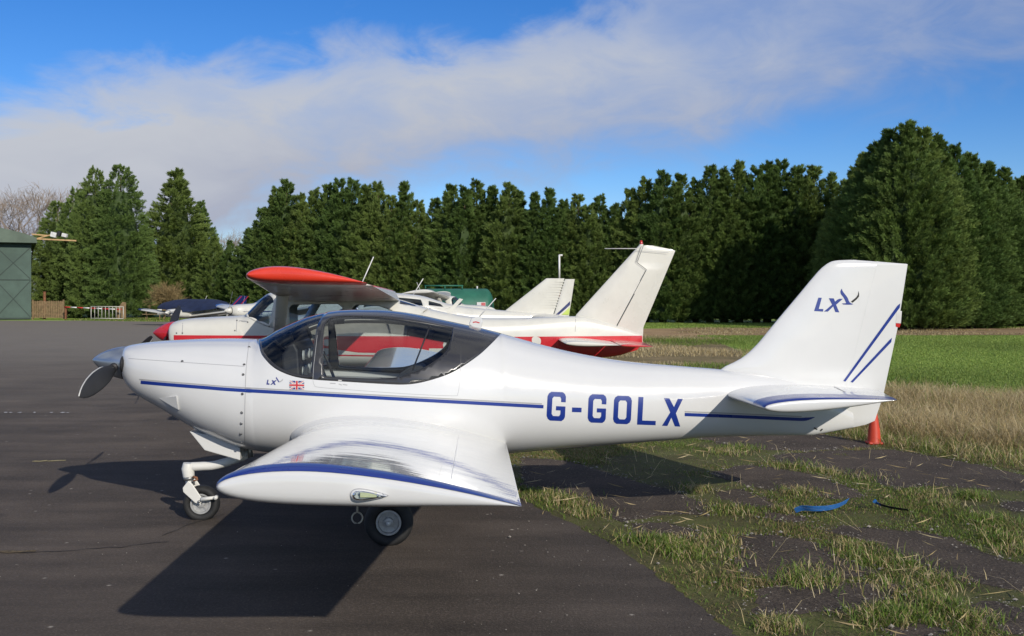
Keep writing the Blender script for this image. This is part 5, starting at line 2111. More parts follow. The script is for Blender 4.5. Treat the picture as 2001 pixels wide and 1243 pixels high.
HEDGE = [(418, 470), (450, 478), (485, 455), (512, 415), (540, 378), (560, 362), (588, 388), (615, 378), (640, 372), (664, 360), (690, 362), (716, 374), (738, 368), (765, 392), (790, 368), (818, 402), (850, 398), (882, 372), (908, 374), (932, 362), (962, 376), (995, 368), (1015, 384),
         (1045, 388), (1074, 380), (1102, 402), (1130, 390), (1152, 408), (1172, 390), (1202, 408), (1232, 380), (1262, 360), (1296, 345), (1330, 352), (1360, 362), (1388, 336), (1416, 342), (1444, 328), (1478, 336), (1500, 328), (1528, 324), (1560, 334), (1592, 336), (1625, 350)]
for i, (px, yt) in enumerate(HEDGE):
    Y = hedge_Y(px) + tr.uniform(-.7, .7)
    o_ = ORD[i+1] if i+1 < len(ORD) else ORD[len(HEDGE)-i] + ' from the right end'
    lab = (o_ + ' conifer from the left in the dark hedge row behind the aircraft') if i+1 < len(ORD) else ORD[len(HEDGE)-i] + ' conifer from the right in the dark hedge row behind the aircraft'
    tree(px, yt - 4, Y, LEY[tr.randrange(6)], TR9, 9.0, lab, 'conifers of the far hedge row', wide=1.0)
# tall block of conifers at the right
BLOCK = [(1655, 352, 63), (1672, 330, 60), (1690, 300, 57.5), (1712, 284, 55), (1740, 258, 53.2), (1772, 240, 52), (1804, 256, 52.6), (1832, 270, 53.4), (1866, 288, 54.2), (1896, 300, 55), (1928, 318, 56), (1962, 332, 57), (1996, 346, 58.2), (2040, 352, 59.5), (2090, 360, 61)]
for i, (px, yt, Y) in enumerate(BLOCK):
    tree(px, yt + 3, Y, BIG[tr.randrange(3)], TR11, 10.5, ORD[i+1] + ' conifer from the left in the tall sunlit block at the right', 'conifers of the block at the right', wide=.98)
for i, (px, yt, Y) in enumerate([(1720, 300, 60), (1790, 280, 59), (1860, 305, 61), (1930, 335, 62.5)]):
    pass
# big trees beside the hangar
tree(112, 396, 88, THU[1], TR11, 11.0, 'broad dark conifer beside the hangar behind the timber fence', 'trees beside the hangar', wide=.80)
tree(148, 372, 86.5, THU[0], TR11, 11.0, 'half-hidden conifer between the hangar and the twin-topped tree', 'trees beside the hangar', wide=.60)
tree(186, 333, 83, THU[0], TR11, 11.0, 'left of the two tallest bright green conifers behind the barrier', 'trees beside the hangar', wide=.62)
tree(236, 326, 82, THU[1], TR11, 11.0, 'right of the two tallest bright green conifers behind the barrier', 'trees beside the hangar', wide=.72)
tree(345, 338, 88, LEY[4], TR9, 9.0, 'lone pointed conifer left of the hedge row', 'trees beside the hangar', wide=1.22)
tree(392, 400, 90, LEY[1], TR9, 9.0, 'lower conifer leaning against the lone pointed one', 'trees beside the hangar', wide=.9)


# ---- bare trees
def bare(seed, H, spread, m, n0=7, depth=5, r0=.16, per=3):
    g = np.random.default_rng(seed)
    b = MB()

    def grow(p, d, l, r, lev):
        q = p + d*l
        mid = (p+q)/2 + g.normal(0, l*.05, 3)
        b.tube([tuple(p), tuple(mid), tuple(q)], [r, r*.82, r*.66], 5 if lev > 2 else 3, False)
        if lev == 0:
            return
        for k in range(per if lev < depth else per+1):
            nd = d + g.normal(0, spread, 3)
            nd[2] += .10
            nd /= np.linalg.norm(nd)
            grow(p + d*l*g.uniform(.55, 1.0), nd, l*g.uniform(.62, .85), max(r*.58, .008), lev-1)
    grow(np.zeros(3), np.array([0, 0, 1.0]), H*.26, r0, depth)
    return b


b1 = bare(4, 12, .42, None, depth=6, per=3, r0=.10)
bm1 = bpy.data.meshes.new('branches')
bm1.from_pydata(b1.V, [], b1.F)
bm1.materials.append(M['twig'])


def bare_tree(px, ytop, Y, label, k=1.0, w=1.0):
    X = (px-CX)/F*Y
    t = empty('bare_tree', (X, Y, 0), tr.uniform(0, 6.28))
    zmax = max(v[2] for v in b1.V)
    s_ = (EYE+(HY-ytop)/F*Y)/zmax
    t.scale = (s_*w, s_*w, s_)
    tag(t, label, 'tree', 'leafless trees in the background')
    link('branches', bm1, t)
    return t


for i, (px, yt, Y, lab) in enumerate([
        (-14, 366, 104, 'leafless brown tree above the hangar roof at the left edge'),
        (26, 372, 112, 'leafless tree second from the left edge, above the hangar roof'),
        (60, 358, 106, 'leafless brown tree just left of the bright conifers'),
        (94, 350, 110, 'tallest leafless tree, rising over the broad conifer by the hangar'),
        (128, 362, 114, 'leafless tree half behind the twin-topped conifers'),
        (440, 446, 112, 'leafless tree showing in the dip left of the hedge row'),
        (462, 452, 118, 'pale leafless tree right of the dip beside the hedge row')]):
    bare_tree(px, yt, Y, lab, w=1.15)
b2 = bare(9, 3.4, .50, None, depth=5, per=4, r0=.03)
bm2 = bpy.data.meshes.new('stems')
bm2.from_pydata(b2.V, [], b2.F)
bm2.materials.append(M['bushtwig'])
for i, (px, yt, Y, lab) in enumerate([(322, 545, 79, 'straw-brown leafless bush in front of the lone pointed conifer')]):
    X = (px-CX)/F*Y
    t = empty('bush', (X, Y, 0))
    zmax = max(v[2] for v in b2.V)
    s_ = (EYE+(HY-yt)/F*Y)/zmax
    t.scale = (s_*1.0, s_*1.0, s_)
    tag(t, lab, 'bush')
    link('stems', bm2, t)
    for k in range(3):
        st = link('stems', bm2, t)
        st.rotation_euler = (tr.uniform(-.3, .3), tr.uniform(-.3, .3), k*1.7+.6)
        st.scale = (.9, .9, .9)

# ================================================================== HANGAR AND THINGS AT THE FAR LEFT
HYd = 76.5
hx1 = (61-CX)/F*HYd
hg = empty('hangar', (hx1, HYd, 0), R(25.5))
tag(hg, 'dark green steel hangar with braced door panels at the left edge', 'hangar')
b = MB()
b.box((-9.0, 6.0, 2.85), (18.0, 11.9, 5.7))
b.build('wall', M['hangar'], hg)
pw = 2.35
for k in range(5):
    x1 = -k*pw - .03
    x0 = x1 - pw + .05
    b = MB()
    b.box(((x0+x1)/2, -.02, 2.72), (x1-x0, .10, 5.35))
    dp = b.build('door_panel', M['hangar'], hg)
    zs = [0.12, 2.90, 5.32]
    for zz in zs:
        b = MB()
        b.box(((x0+x1)/2, -.085, zz), (x1-x0-.02, .03, .07))
        b.build('door_rail', M['hangar_frame'], dp)
    for zlo, zhi in ((.16, 2.86), (2.94, 5.28)):
        for sgn in (-1, 1):
            L_ = math.hypot(x1-x0, zhi-zlo)
            b = MB()
            b.box(((x0+x1)/2, -.076 - .006*sgn, (zlo+zhi)/2), (L_-.1, .02, .06), 0, -sgn*math.atan2(zhi-zlo, x1-x0))
            b.build('door_brace', M['hangar_frame'], dp)
b = MB()
rp = [(-18.6, 5.55), (.35, 5.55), (.35, 5.95), (-.6, 6.28), (-2.4, 6.70), (-5, 7.1), (-9, 7.35), (-14, 7.1), (-18.6, 6.2)]
b.prism(rp, -.75, 12.3)
rf = b.build('roof', M['hangar_roof'], hg)
b = MB()
b.box((-9.1, -.80, 5.74), (18.9, .07, .34))
b.build('fascia', M['hangar_roof'], rf)
# timber boom with lamps on the hangar corner
bo = empty('lamp_boom', (hx1+.35, HYd-.3, 5.6))
tag(bo, 'pale timber boom carrying flood lamps, sticking out from the hangar roof', 'lamp boom')
bp = lambda px, py: (lambda q: (q.x-(hx1+.35), 0.0, q.z-5.6))(at(px, py, HYd-.3))


def bar(name, p0, p1, t, m, parent, dv=0.0):
    p0, p1 = Vector(p0), Vector(p1)
    d = p1-p0
    b_ = MB()
    b_.box(((p0.x+p1.x)/2, p0.y+dv, (p0.z+p1.z)/2), (d.length, t, t), 0, -math.atan2(d.z, d.x))
    return b_.build(name, m, parent)


bar('boom_timber', bp(58, 457), bp(96, 460.5), .09, M['wood_new'], bo, .35)
bar('boom_timber', bp(58, 466), bp(149, 470.5), .10, M['wood_new'], bo)
bar('boom_timber', bp(70, 466), bp(96, 459), .08, M['wood_new'], bo, .18)
for (px, py, w, h, mm) in ((106, 459, .42, .36, 'card'), (127, 460, .36, .26, 'card'), (116, 457, .22, .34, 'panel')):
    q = bp(px, py)
    b = MB()
    b.box((q[0], -.05, q[2]), (w, .30, h), 0, .25)
    bevel(b.build('flood_lamp', M[mm], bo), .03)
for px in (106, 127):
    q0, q1 = bp(px, 461), bp(px, 469)
    b = MB()
    b.tube([(q0[0], -.05, q0[2]), (q1[0], 0, q1[2])], .03, 8)
    b.build('lamp_bracket', M['screw'], bo)

# timber picket fence
fx0, fx1, fY = (65-CX)/F*77, (123-CX)/F*77, 77.0
fe = empty('picket_fence', ((fx0+fx1)/2, fY, 0))
tag(fe, 'short brown timber picket fence beside the hangar corner', 'fence')
half = (fx1-fx0)/2
npk = 17
pk = None
for i in range(npk):
    x = -half + (i+.5)*2*half/npk
    if pk is None:
        b = MB()
        b.prism([(-.05, .12), (.05, .12), (.05, 1.34), (0, 1.40), (-.05, 1.34)], -.03, -.008)
        pk = b.build('picket', M['wood'], fe)
        pk.location.x = x
    else:
        o = link('picket', pk.data, fe)
        o.location = (x, 0, tr.uniform(-.03, .03))
for zz in (.40, 1.08):
    b = MB()
    b.box((0, .02, zz), (2*half, .05, .09))
    b.build('fence_rail', M['wood'], fe)
for sx in (-1, 1):
    b = MB()
    b.box((sx*(half+.04), .02, .72), (.10, .10, 1.48))
    b.build('fence_post', M['wood'], fe)
# brown post behind the fence
q = at(87, 571, 79)
b = MB()
b.tube([(0, 0, -.05), (0, 0, q.z)], .10, 12)
b.lathe([(q.z-.02, .12), (q.z+.03, .12), (q.z+.05, .001)], (0, 0, 0), (0, 0, 1), 12)
o = b.build('stove_pipe', M['rust'], None, True)
o.location = (q.x, 79, 0)
tag(o, 'rusty round post standing behind the timber picket fence', 'post')

# red and white barrier pole with pale tube hurdle and board post
bpx0, bpx1 = at(126, 600, 76), at(238, 605, 75)
br = empty('barrier_pole', (bpx0.x, 76, 0))
tag(br, 'red and white striped barrier pole beside the picket fence', 'barrier')
n = 9
for i in range(n):
    a = Vector(bpx0).lerp(Vector(bpx1), i/n)
    c = Vector(bpx0).lerp(Vector(bpx1), (i+1)/n - .002)
    b = MB()
    b.tube([(a.x-bpx0.x, a.y-76, a.z), (c.x-bpx0.x, c.y-76, c.z)], .045, 10)
    b.build('pole_band', M['pole_red' if i % 2 == 0 else 'pole_white'], br, True)
b = MB()
b.box((0.05, 0.12, .48), (.12, .12, .96))
b.build('barrier_support', M['rust'], br)
hx = (178-CX)/F*74.5
hd = empty('tube_hurdle', (hx, 74.5, 0))
tag(hd, 'pale metal tube hurdle standing under the barrier pole', 'hurdle')
wd = (241-178)/F*74.5
for zz in (.14, .98):
    b = MB()
    b.tube([(0, 0, zz), (wd, 0, zz-.02)], .026, 8)
    b.build('hurdle_rail', M['galv'], hd, True)
for i in range(10):
    x = wd*i/9
    b = MB()
    b.tube([(x, 0, .02 if i in (0, 9) else .14), (x, 0, .98)], .030 if i in (0, 9) else .022, 8)
    b.build('hurdle_bar', M['galv'], hd, True)
for x in (.25, wd-.25):
    b = MB()
    b.box((x, 0, .03), (.06, .6, .04))
    b.build('hurdle_foot', M['galv'], hd)
q = at(238, 591, 75.6)
b = MB()
b.prism([(-.36, .0), (.30, .0), (.30, q.z), (.05, q.z+.03), (-.2, q.z-.3), (-.36, q.z-.4)], -.04, .04)
o = bevel(b.build('board_post', M['wood'], None), .01)
o.location = (q.x, 75.6, 0)
tag(o, 'pale timber board standing at the end of the barrier pole', 'board')
# pale planks lying behind the barrier
b = MB()
for k in range(4):
    b.box((tr.uniform(-.02, .02), 0, .13+k*.25), (3.9, .05, .22))
# picnic tables
def picnic(px, Y, rz, label, sc=1.0):
    t = empty('picnic_table', ((px-CX)/F*Y, Y, 0), rz)
    t.scale = (sc, sc, sc)
    tag(t, label, 'picnic table')
    for k in range(5):
        b_ = MB()
        b_.box((0, -.30+.15*k, .74), (1.7, .135, .04))
        b_.build('table_plank', M['wood'], t)
    for sy in (-1, 1):
        for k in range(2):
            b_ = MB()
            b_.box((0, sy*(.62+.15*k), .44), (1.7, .135, .04))
            b_.build('bench_plank', M['wood'], t)
    for sx in (-.6, .6):
        for sy in (-1, 1):
            b_ = MB()
            b_.box((sx, sy*.42, .36), (.05, .09, .82), 0, 0, sy*.45)
            b_.build('table_leg', M['wood'], t)
        b_ = MB()
        b_.box((sx+.05, 0, .40), (.04, 1.5, .09))
        b_.build('cross_beam', M['wood'], t)
    return t


picnic(304, 74.5, .25, 'timber picnic table on the grass left of the covered aircraft')
q = at(312, 620, 73)
nb = empty('notice_board', (q.x, 73, 0))
tag(nb, 'small white notice standing in front of the picnic table', 'notice')
b = MB()
b.box((0, 0, .62), (.30, .03, .36))
b.build('notice_card', M['card'], nb)
b = MB()
b.box((0, .03, .32), (.05, .04, .66))
b.build('notice_stake', M['wood'], nb)

# ================================================================== FUEL TANK, POLE
tk = empty('fuel_tank', ((893-CX)/F*52, 52.0, 0), R(4))
tag(tk, 'dark green horizontal fuel tank with top rail behind the white aircraft tails', 'tank')
b = MB()
rt = 1.02
L2 = 1.42
prof_t = [(-L2-.42*math.cos(a_), max(.001, rt*math.sin(a_))) for a_ in np.linspace(0, math.pi/2, 10)] + [(0, rt)] + [(L2+.42*math.cos(a_), max(.001, rt*math.sin(a_))) for a_ in np.linspace(math.pi/2, 0, 10)]
b.lathe(prof_t, (0, 0, 1.02), (1, 0, 0), 40)
smooth_by_angle(b.build('tank_shell', M['tank'], tk), 35)
for x in (-1.1, 1.1):
    b = MB()
    b.box((x, 0, .22), (.25, 1.5, .42))
    b.build('tank_saddle', M['hangar_frame'], tk)
b = MB()
b.tube([(-1.6, -.3, 2.18), (.3, -.3, 2.18)], .035, 8)
rl = b.build('top_rail', M['tank'], tk, True)
for x in (-1.55, -.6, .25):
    b = MB()
    b.tube([(x, -.3, 1.98), (x, -.3, 2.18)], .03, 8)
    b.build('rail_post', M['tank'], tk, True)
ldr = MB()
for dx in (0, .16):
    ldr.tube([(.18+dx, -1.0, .9), (.18+dx, -.9, 1.32)], .022, 6)
ldr.box((.26, -.95, 1.1), (.16, .03, .03))
ldr.build('ladder', M['card'], tk)
b = MB()
b.box((1.16, -1.035, 1.2), (.42, .02, .34), 0, 0, -.15)
pl = b.build('placard', M['card'], tk)
b = MB()
b.box((1.26, -1.05, 1.2), (.2, .012, .30), 0, 0, -.15)
b.build('placard_panel', M['card_red'], pl)
b = MB()
b.tube([(1.0, 0, 2.0), (1.0, 0, 2.16)], .04, 8)
b.build('vent_cap', M['card'], tk, True)

q = at(1093, 498, 46)
pe = empty('marker_pole', (q.x, 46, 0))
tag(pe, 'thin rusty pole with white top beside the white aircraft fin', 'pole')
b = MB()
b.tube([(0, 0, 0), (0, 0, 2.35)], .045, 10)
b.build('pole_shaft', M['rust'], pe, True)
b = MB()
b.tube([(0, 0, 2.35), (0, 0, q.z)], .042, 10)
b.tube([(-.02, 0, q.z-.02), (.14, 0, q.z-.02)], .04, 8)
b.build('pole_top', M['pole_white'], pe, True)

# ================================================================== CONE AND STRAPS
cX, cY = gp(1708, 869)
co = empty('traffic_cone', (cX, cY, 0.01))
tag(co, 'faded orange traffic cone standing beneath the white aircraft tail', 'traffic cone')
b = MB()
b.lathe([(.02, .073), (.04, .068), (.15, .060), (.29, .038), (.40, .022), (.415, .019), (.415, .012), (.36, .010)], (0, 0, 0), (0, 0, 1), 28)
smooth_by_angle(b.build('cone_body', M['cone'], co), 35)
b = MB()
b.box((0, 0, .013), (.152, .152, .026))
bevel(b.build('cone_base', M['cone'], co), .012, 3)


def strap(name, pts, w, m, label, tilt=0.5):
    P = [Vector(p) for p in catmull(pts, 6)]
    V, Fc = [], []
    for i, p in enumerate(P):
        t = (P[min(i+1, len(P)-1)] - P[max(i-1, 0)]).normalized()
        s_ = t.cross(Vector((0, 0, 1))).normalized()
        d = (s_*math.cos(tilt) + Vector((0, 0, 1))*math.sin(tilt)).normalized()
        nn = d.cross(t).normalized()
        V += [p + d*w/2 + nn*.0012, p - d*w/2 + nn*.0012, p - d*w/2 - nn*.0012, p + d*w/2 - nn*.0012]
    for i in range(len(P)-1):
        for k in range(4):
            Fc.append((4*i+k, 4*i+(k+1) % 4, 4*i+4+(k+1) % 4, 4*i+4+k))
    o = mesh(name, V, Fc, m, None)
    smooth_by_angle(o, 40)
    return o


def g3(px, py, z):
    # point at height z that stands over the ground there
    Y = F*(EYE-z)/(py-HY)
    return ((px-CX)/F*Y, Y, z)


tag(strap('webbing_strap', [g3(1553, 998, .03), g3(1568, 993, .055), g3(1590, 994, .06), g3(1615, 993, .06), g3(1638, 988, .065), g3(1656, 979, .08)], .048, M['strap'], '', 1.0),
    'long bright blue webbing strap lying in the grass', 'strap')
s2_ = strap('webbing_strap', [g3(1708, 980, .07), g3(1716, 984, .05), g3(1730, 989, .035), g3(1748, 993, .03), g3(1775, 997, .03)], .022, M['strap_black'], '', .9)
tag(s2_, 'thin dark strap end lying right of the blue strap', 'strap')
b = MB()
s3_ = strap('strap_tip', [g3(1707, 978, .085), g3(1713, 982, .065), g3(1719, 986, .055)], .030, M['strap'], '', .9)
s3_.parent = s2_

# ================================================================== GRASS
GREEN = np.array([(0.145, 0.235, 0.035), (0.185, 0.265, 0.042), (0.115, 0.195, 0.028), (0.23, 0.27, 0.06)])
STRAW = np.array([(0.56, 0.45, 0.23), (0.64, 0.53, 0.31), (0.48, 0.37, 0.17), (0.40, 0.30, 0.15)])


def blades(P, h, w, lean, col, seed, segs=2, z=0.006):
    """P: (n,2) ground points; h, w per blade; curved blades of 2 segments -> verts, tris, colours"""
    g = np.random.default_rng(seed)
    n = len(P)
    a = g.uniform(0, 2*math.pi, n)
    d = np.stack([np.cos(a), np.sin(a)], 1)
    fa = a + math.pi/2 + g.normal(0, .5, n)
    sd = np.stack([np.cos(fa), np.sin(fa)], 1)
    ln = lean*g.uniform(.3, 1.4, n)
    z0 = np.full(n, z) if np.isscalar(z) else z
    def level(f, k):
        xy = P + d*(h*ln*f**1.7)[:, None]
        zz = z0 + h*f*(1-.35*np.clip(ln, 0, 1.6)*f)
        return np.concatenate([xy - sd*(w*k)[:, None], zz[:, None]], 1), np.concatenate([xy + sd*(w*k)[:, None], zz[:, None]], 1)
    a0, b0 = level(0.0, .5)
    a1, b1 = level(.55, .42)
    a2, b2 = level(1.0, 0.0)
    V = np.stack([a0, b0, a1, b1, a2], 1).reshape(-1, 3)
    i = np.arange(n)*5
    T = np.concatenate([np.stack([i, i+1, i+3], 1), np.stack([i, i+3, i+2], 1), np.stack([i+2, i+3, i+4], 1)])
    C = np.repeat(col, 5, 0)
    return V, T, C


def palette(n, frac_straw, g, bright=1.0):
    c = GREEN[g.integers(0, len(GREEN), n)]
    s_ = STRAW[g.integers(0, len(STRAW), n)]
    k = (g.uniform(0, 1, n) < frac_straw)[:, None]
    return np.where(k, s_, c)*g.uniform(.75, 1.25, (n, 1))*bright


g = np.random.default_rng(42)


def vnoise(P, sc, seed):
    """cheap smooth noise 0..1"""
    r = np.random.default_rng(seed)
    v = np.zeros(len(P))
    for k in range(6):
        a = r.uniform(0, 6.28)
        f = sc*r.uniform(.6, 1.9)
        v += np.sin(P[:, 0]*math.cos(a)*f + P[:, 1]*math.sin(a)*f + r.uniform(0, 6.28))
    return .5 + .5*np.tanh(v/2.2)


# joints of the old pavement: everything that is not slab
reg = [(p[0], p[1]) for p in [(1.15, 3.0), (6.2, 3.0), (6.0, 6.0), (5.2, 9.2), (4.5, 10.6), (4.1, 12.4), (2.4, 12.8), (0.2, 12.6), (-0.35, 10.4), (-0.3, 9.2), (0.0, 8.3), (0.45, 7.1), (0.8, 5.95), (1.0, 5.0), (1.09, 4.6)]]
cand = np.stack([g.uniform(-.5, 6.3, 560000), g.uniform(4.2, 12.9, 560000)], 1)
cand = cand[inpoly(cand, reg)]
onslab = np.zeros(len(cand), bool)
near = np.full(len(cand), 9.0)
for Q in slab_polys:
    ins_ = inpoly(cand, Q)
    onslab |= ins_
    QA = np.array(Q)[::3]
    bb = (cand[:, 0] > QA[:, 0].min()-.2) & (cand[:, 0] < QA[:, 0].max()+.2) & (cand[:, 1] > QA[:, 1].min()-.2) & (cand[:, 1] < QA[:, 1].max()+.2)
    ix = np.where(bb)[0]
    for s0 in range(0, len(ix), 20000):
        ii = ix[s0:s0+20000]
        near[ii] = np.minimum(near[ii], np.min(np.hypot(cand[ii, None, 0]-QA[None, :, 0], cand[ii, None, 1]-QA[None, :, 1]), axis=1))
dens = vnoise(cand, 2.6, 1)*.65 + vnoise(cand, 7.0, 2)*.35
over = onslab & (near < .05) & (g.uniform(0, 1, len(cand)) < .25) | onslab & (vnoise(cand, 5.0, 77) > .975)
keep = ((~onslab) | over) & (g.uniform(0, 1, len(cand)) < np.clip((dens-.37)*1.8, .04, 1.0))
P = cand[keep]
dn = dens[keep]
tuft = vnoise(P, 4.5, 3)
h = (.009 + .042*np.clip(tuft-.4, 0, 1)**1.2 + .011*dn)*g.uniform(.5, 1.5, len(P))
straw = np.clip(.62 - vnoise(P, 1.7, 4)*.66, .10, .6)
k = (g.uniform(0, 1, len(P)) < straw)[:, None]
col = np.where(k, STRAW[g.integers(2, 4, len(P))]*.7, GREEN[g.integers(0, 4, len(P))]*.92)*g.uniform(.65, 1.2, (len(P), 1))
V1, T1, C1 = blades(P, h, np.full(len(P), .0042)*g.uniform(.7, 1.5, len(P)), 1.0, col, 5)
# taller lush tufts
tc = [gp(1310, 1075), gp(1335, 1085), gp(1290, 1065), gp(1420, 1000), gp(1540, 1000), gp(1560, 965), gp(1660, 1075), gp(1700, 1100), gp(1740, 1105), gp(1590, 1130), gp(1570, 1140), gp(1830, 1140), gp(1780, 1165), gp(1690, 935), gp(1620, 925), gp(1560, 915),
      gp(1800, 970), gp(1850, 990), gp(1900, 975), gp(1930, 1020), gp(1985, 1080), gp(1960, 1060), gp(1450, 880), gp(1410, 885), gp(1120, 985), gp(1080, 975), gp(1150, 1005), gp(1380, 1060), gp(1390, 1090), gp(1520, 1230), gp(1700, 1215), gp(1760, 1210), gp(1850, 1195), gp(1900, 1215), gp(1360, 960), gp(1250, 1060)]
TP, TH, TCc = [], [], []
for i, (x, y) in enumerate(tc):
    m_ = int(g.integers(200, 420))
    sg = g.uniform(.05, .13)
    p = np.stack([x + g.normal(0, sg, m_), y + g.normal(0, sg*1.1, m_)], 1)
    lush = i in (0, 1, 2) or g.uniform() < .25
    TP.append(p)
    TH.append(g.uniform(.03, .105 if lush else .08, m_))
    c = palette(m_, .22 if lush else .50, g, .92)
    TCc.append(c)
TP, TH, TCc = np.vstack(TP), np.concatenate(TH), np.vstack(TCc)
ok = ~((TP[:, 0] < .9) & (TP[:, 1] < 5.2))
V2, T2, C2 = blades(TP[ok], TH[ok], np.full(ok.sum(), .0052), .9, TCc[ok], 6)
# long dead stalks
ns = 120
SP = np.stack([g.uniform(.6, 5.2, ns), g.uniform(4.6, 11.5, ns)], 1)
SP = SP[inpoly(SP, reg)]
V3, T3, C3 = blades(SP, g.uniform(.12, .34, len(SP)), np.full(len(SP), .0030), 1.5, STRAW[g.integers(0, 2, len(SP))]*1.1, 8)
V = np.vstack([V1, V2, V3])
T = np.vstack([T1, T2+len(V1), T3+len(V1)+len(V2)])
C = np.vstack([C1, C2, C3])
o = np_mesh('joint_grass', V, T, M['grass'], None, C)
tag(o, 'patchy green and straw grass growing in the joints between the old slabs', 'grass', kind='stuff')

# straw lying flat, pebbles
n = 520
SP = np.stack([g.uniform(-.2, 5.4, n), g.uniform(4.4, 12.0, n)], 1)
SP = SP[inpoly(SP, reg)]
n = len(SP)
a = g.uniform(0, math.pi, n)
L_ = g.uniform(.02, .11, n)
d = np.stack([np.cos(a), np.sin(a)], 1)*L_[:, None]
nrm = np.stack([-np.sin(a), np.cos(a)], 1)*.0022
z = np.full((n, 1), .040)
V = np.stack([np.hstack([SP-d, z-.004]), np.hstack([SP+nrm, z]), np.hstack([SP+d, z+g.uniform(-.003, .02, (n, 1))]), np.hstack([SP-nrm, z])], 1).reshape(-1, 3)
i = np.arange(n)*4
T = np.concatenate([np.stack([i, i+1, i+2], 1), np.stack([i, i+2, i+3], 1)])
o = np_mesh('dead_straw', V, T, M['grass'], None, np.repeat(STRAW[g.integers(0, 4, n)], 4, 0))
tag(o, 'dead straw stalks lying loose on the old slabs', 'straw', kind='stuff')
VV, TT = [], []
edge_pts = np.vstack([np.array(Q) for Q in slab_polys])
for i in range(3600):
    x, y = g.uniform(-.2, 5.4), g.uniform(4.5, 11.8)
    if i >= 900:
        x, y = edge_pts[g.integers(0, len(edge_pts))] + g.normal(0, .045, 2)
    if i < 120:
        x, y = g.uniform(-3.2, 1.0), g.uniform(4.7, 9.5)
    r = g.uniform(.0025, .0065) if g.uniform() < .95 else g.uniform(.008, .016)
    if i < 120:
        r = g.uniform(.002, .0042)
    v_, t_ = ico(i, r)
    VV.append(v_*np.array([1, 1, .7]) + np.array([x, y, (.012 if i < 120 else .016) + r*.35]))
    TT.append(np.array(t_) + 6*i)
o = np_mesh('pebbles', np.vstack(VV), np.vstack(TT), M['pebble'], None)
tag(o, 'small pale pebbles scattered over the slabs and the apron', 'pebbles', kind='stuff')

# tall dry grass at the right
dreg = [(3.62, 12.2), (3.8, 11.2), (4.0, 10.75), (4.35, 9.9), (4.75, 9.2), (5.3, 8.3), (6.5, 7.2), (13, 8.0), (14, 15.6), (9.0, 16.2), (5.6, 16.6), (4.2, 16.4), (3.3, 14.5)]
n = 150000
P = np.stack([g.uniform(3.2, 12.0, n), g.uniform(7.2, 16.8, n)], 1)
P = P[inpoly(P, dreg)]
P = P[P[:, 0] < P[:, 1]*.53 + .4]
dn = vnoise(P, 1.6, 11)
P = P[g.uniform(0, 1, len(P)) < .35 + .65*dn]
dn = vnoise(P, 1.6, 11)
DA = np.array(densify(dreg[:7], .2))
ed = np.min(np.hypot(P[:, None, 0]-DA[None, :, 0], P[:, None, 1]-DA[None, :, 1]), axis=1) if len(P) < 200000 else np.ones(len(P))
h = (.10 + .17*np.clip(ed/.5, 0, 1))*g.uniform(.55, 1.45, len(P))*(.75+.5*dn)
gr = np.clip(.75 - ed*2.2, .05, .7)
k = (g.uniform(0, 1, len(P)) < gr)[:, None]
col = np.where(k, GREEN[g.integers(0, 4, len(P))], STRAW[g.integers(0, 4, len(P))])*g.uniform(.75, 1.25, (len(P), 1))
V, T, C = blades(P, h, np.full(len(P), .0055), 1.1, col, 12)
o = np_mesh('dry_grass', V, T, M['grass'], None, C)
tag(o, 'tall straw-coloured dry grass bordering the old pavement at the right', 'grass', kind='stuff')
sheet('dry_grass_soil', dreg, 0.0085, M['dry'])

# dry tufts behind the tail
n = 26000
P = np.stack([g.uniform(1.4, 8.0, n), g.uniform(17, 43, n)], 1)
P = P[P[:, 0] > 1.9]
dn = vnoise(P, .9, 21)
dn2 = vnoise(P, .35, 22)
P, dn, dn2 = P[dn > .45], dn[dn > .45], dn2[dn > .45]
col = np.where((dn2 > .5)[:, None], STRAW[g.integers(0, 4, len(P))], GREEN[g.integers(0, 4, len(P))])*g.uniform(.75, 1.2, (len(P), 1))
V, T, C = blades(P, (.08+.32*np.clip(dn-.6, 0, 1))*g.uniform(.6, 1.4, len(P)), np.full(len(P), .012), 1.0, col, 23)
o = np_mesh('verge_grass', V, T, M['grass'], None, C)
tag(o, 'clumps of dry grass on the verge behind the tail of the white aircraft', 'grass', kind='stuff')

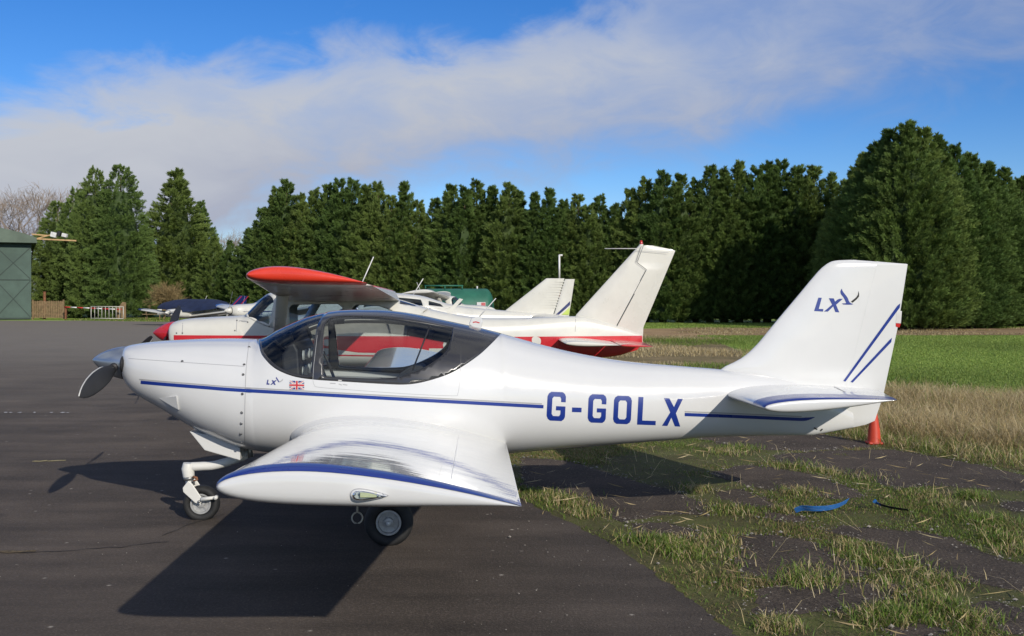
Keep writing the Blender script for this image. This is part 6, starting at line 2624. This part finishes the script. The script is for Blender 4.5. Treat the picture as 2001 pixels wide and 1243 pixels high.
# thin dry grass over the earth track
n = 26000
P = np.stack([g.uniform(-4, 29, n), g.uniform(43.2, 55, n)], 1)
dn = vnoise(P, .8, 51)
P, dn = P[dn > .42], dn[dn > .42]
V, T, C = blades(P, (.05+.14*np.clip(dn-.5, 0, 1))*g.uniform(.6, 1.4, len(P)), np.full(len(P), .022), 1.0, STRAW[g.integers(0, 4, len(P))]*g.uniform(.6, 1.0, (len(P), 1)), 52)
o = np_mesh('track_grass', V, T, M['grass'], None, C)
tag(o, 'thin dry grass on the earth track in front of the conifers', 'grass', kind='stuff')

# mown field: short blades where the field is in view
n = 420000
yy = 15.5 + (66-15.5)*g.uniform(0, 1, n)**1.5
xx = g.uniform(0, 1, n)
P = np.stack([3.0 + xx*(yy*.52 - 2.0), yy], 1)
m_ = ((P[:, 1] < 43.2) & (P[:, 0] > np.interp(P[:, 1], [15, 18, 24, 30, 36, 43], [4.4, 4.4, 5.4, 6.7, 7.3, 7.6]))) | ((P[:, 1] > 55) & (P[:, 1] < 66))
P = P[m_]
dn = vnoise(P, .5, 31)
h = .038*g.uniform(.6, 1.4, len(P))*(1 + P[:, 1]/60)
col = (np.array([[.165, .238, .048]])*1.36*g.uniform(.88, 1.12, (len(P), 1)) + g.uniform(-.02, .05, (len(P), 1))*np.array([[1, .3, .2]]))*(.85+.3*dn)[:, None]
V, T, C = blades(P, h, .008*(1+P[:, 1]/25), .8, col, 32)
o = np_mesh('field_grass', V, T, M['grass'], None, C)
tag(o, 'short mown green grass of the airfield at the right', 'grass', kind='stuff')
# grass under the trees at the far left
n = 30000
P = np.stack([g.uniform(-32, -14, n), g.uniform(68, 82, n)], 1)
P = P[P[:, 1] > np.interp(P[:, 0], [-32, -30, -22, -14], [74.5, 73.2, 69.3, 65])]
V, T, C = blades(P, .09*g.uniform(.6, 1.4, len(P)), np.full(len(P), .04), .8, palette(len(P), .12, g), 33)
o = np_mesh('bank_grass', V, T, M['grass'], None, C)
tag(o, 'short grass under the trees around the picnic table', 'grass', kind='stuff')
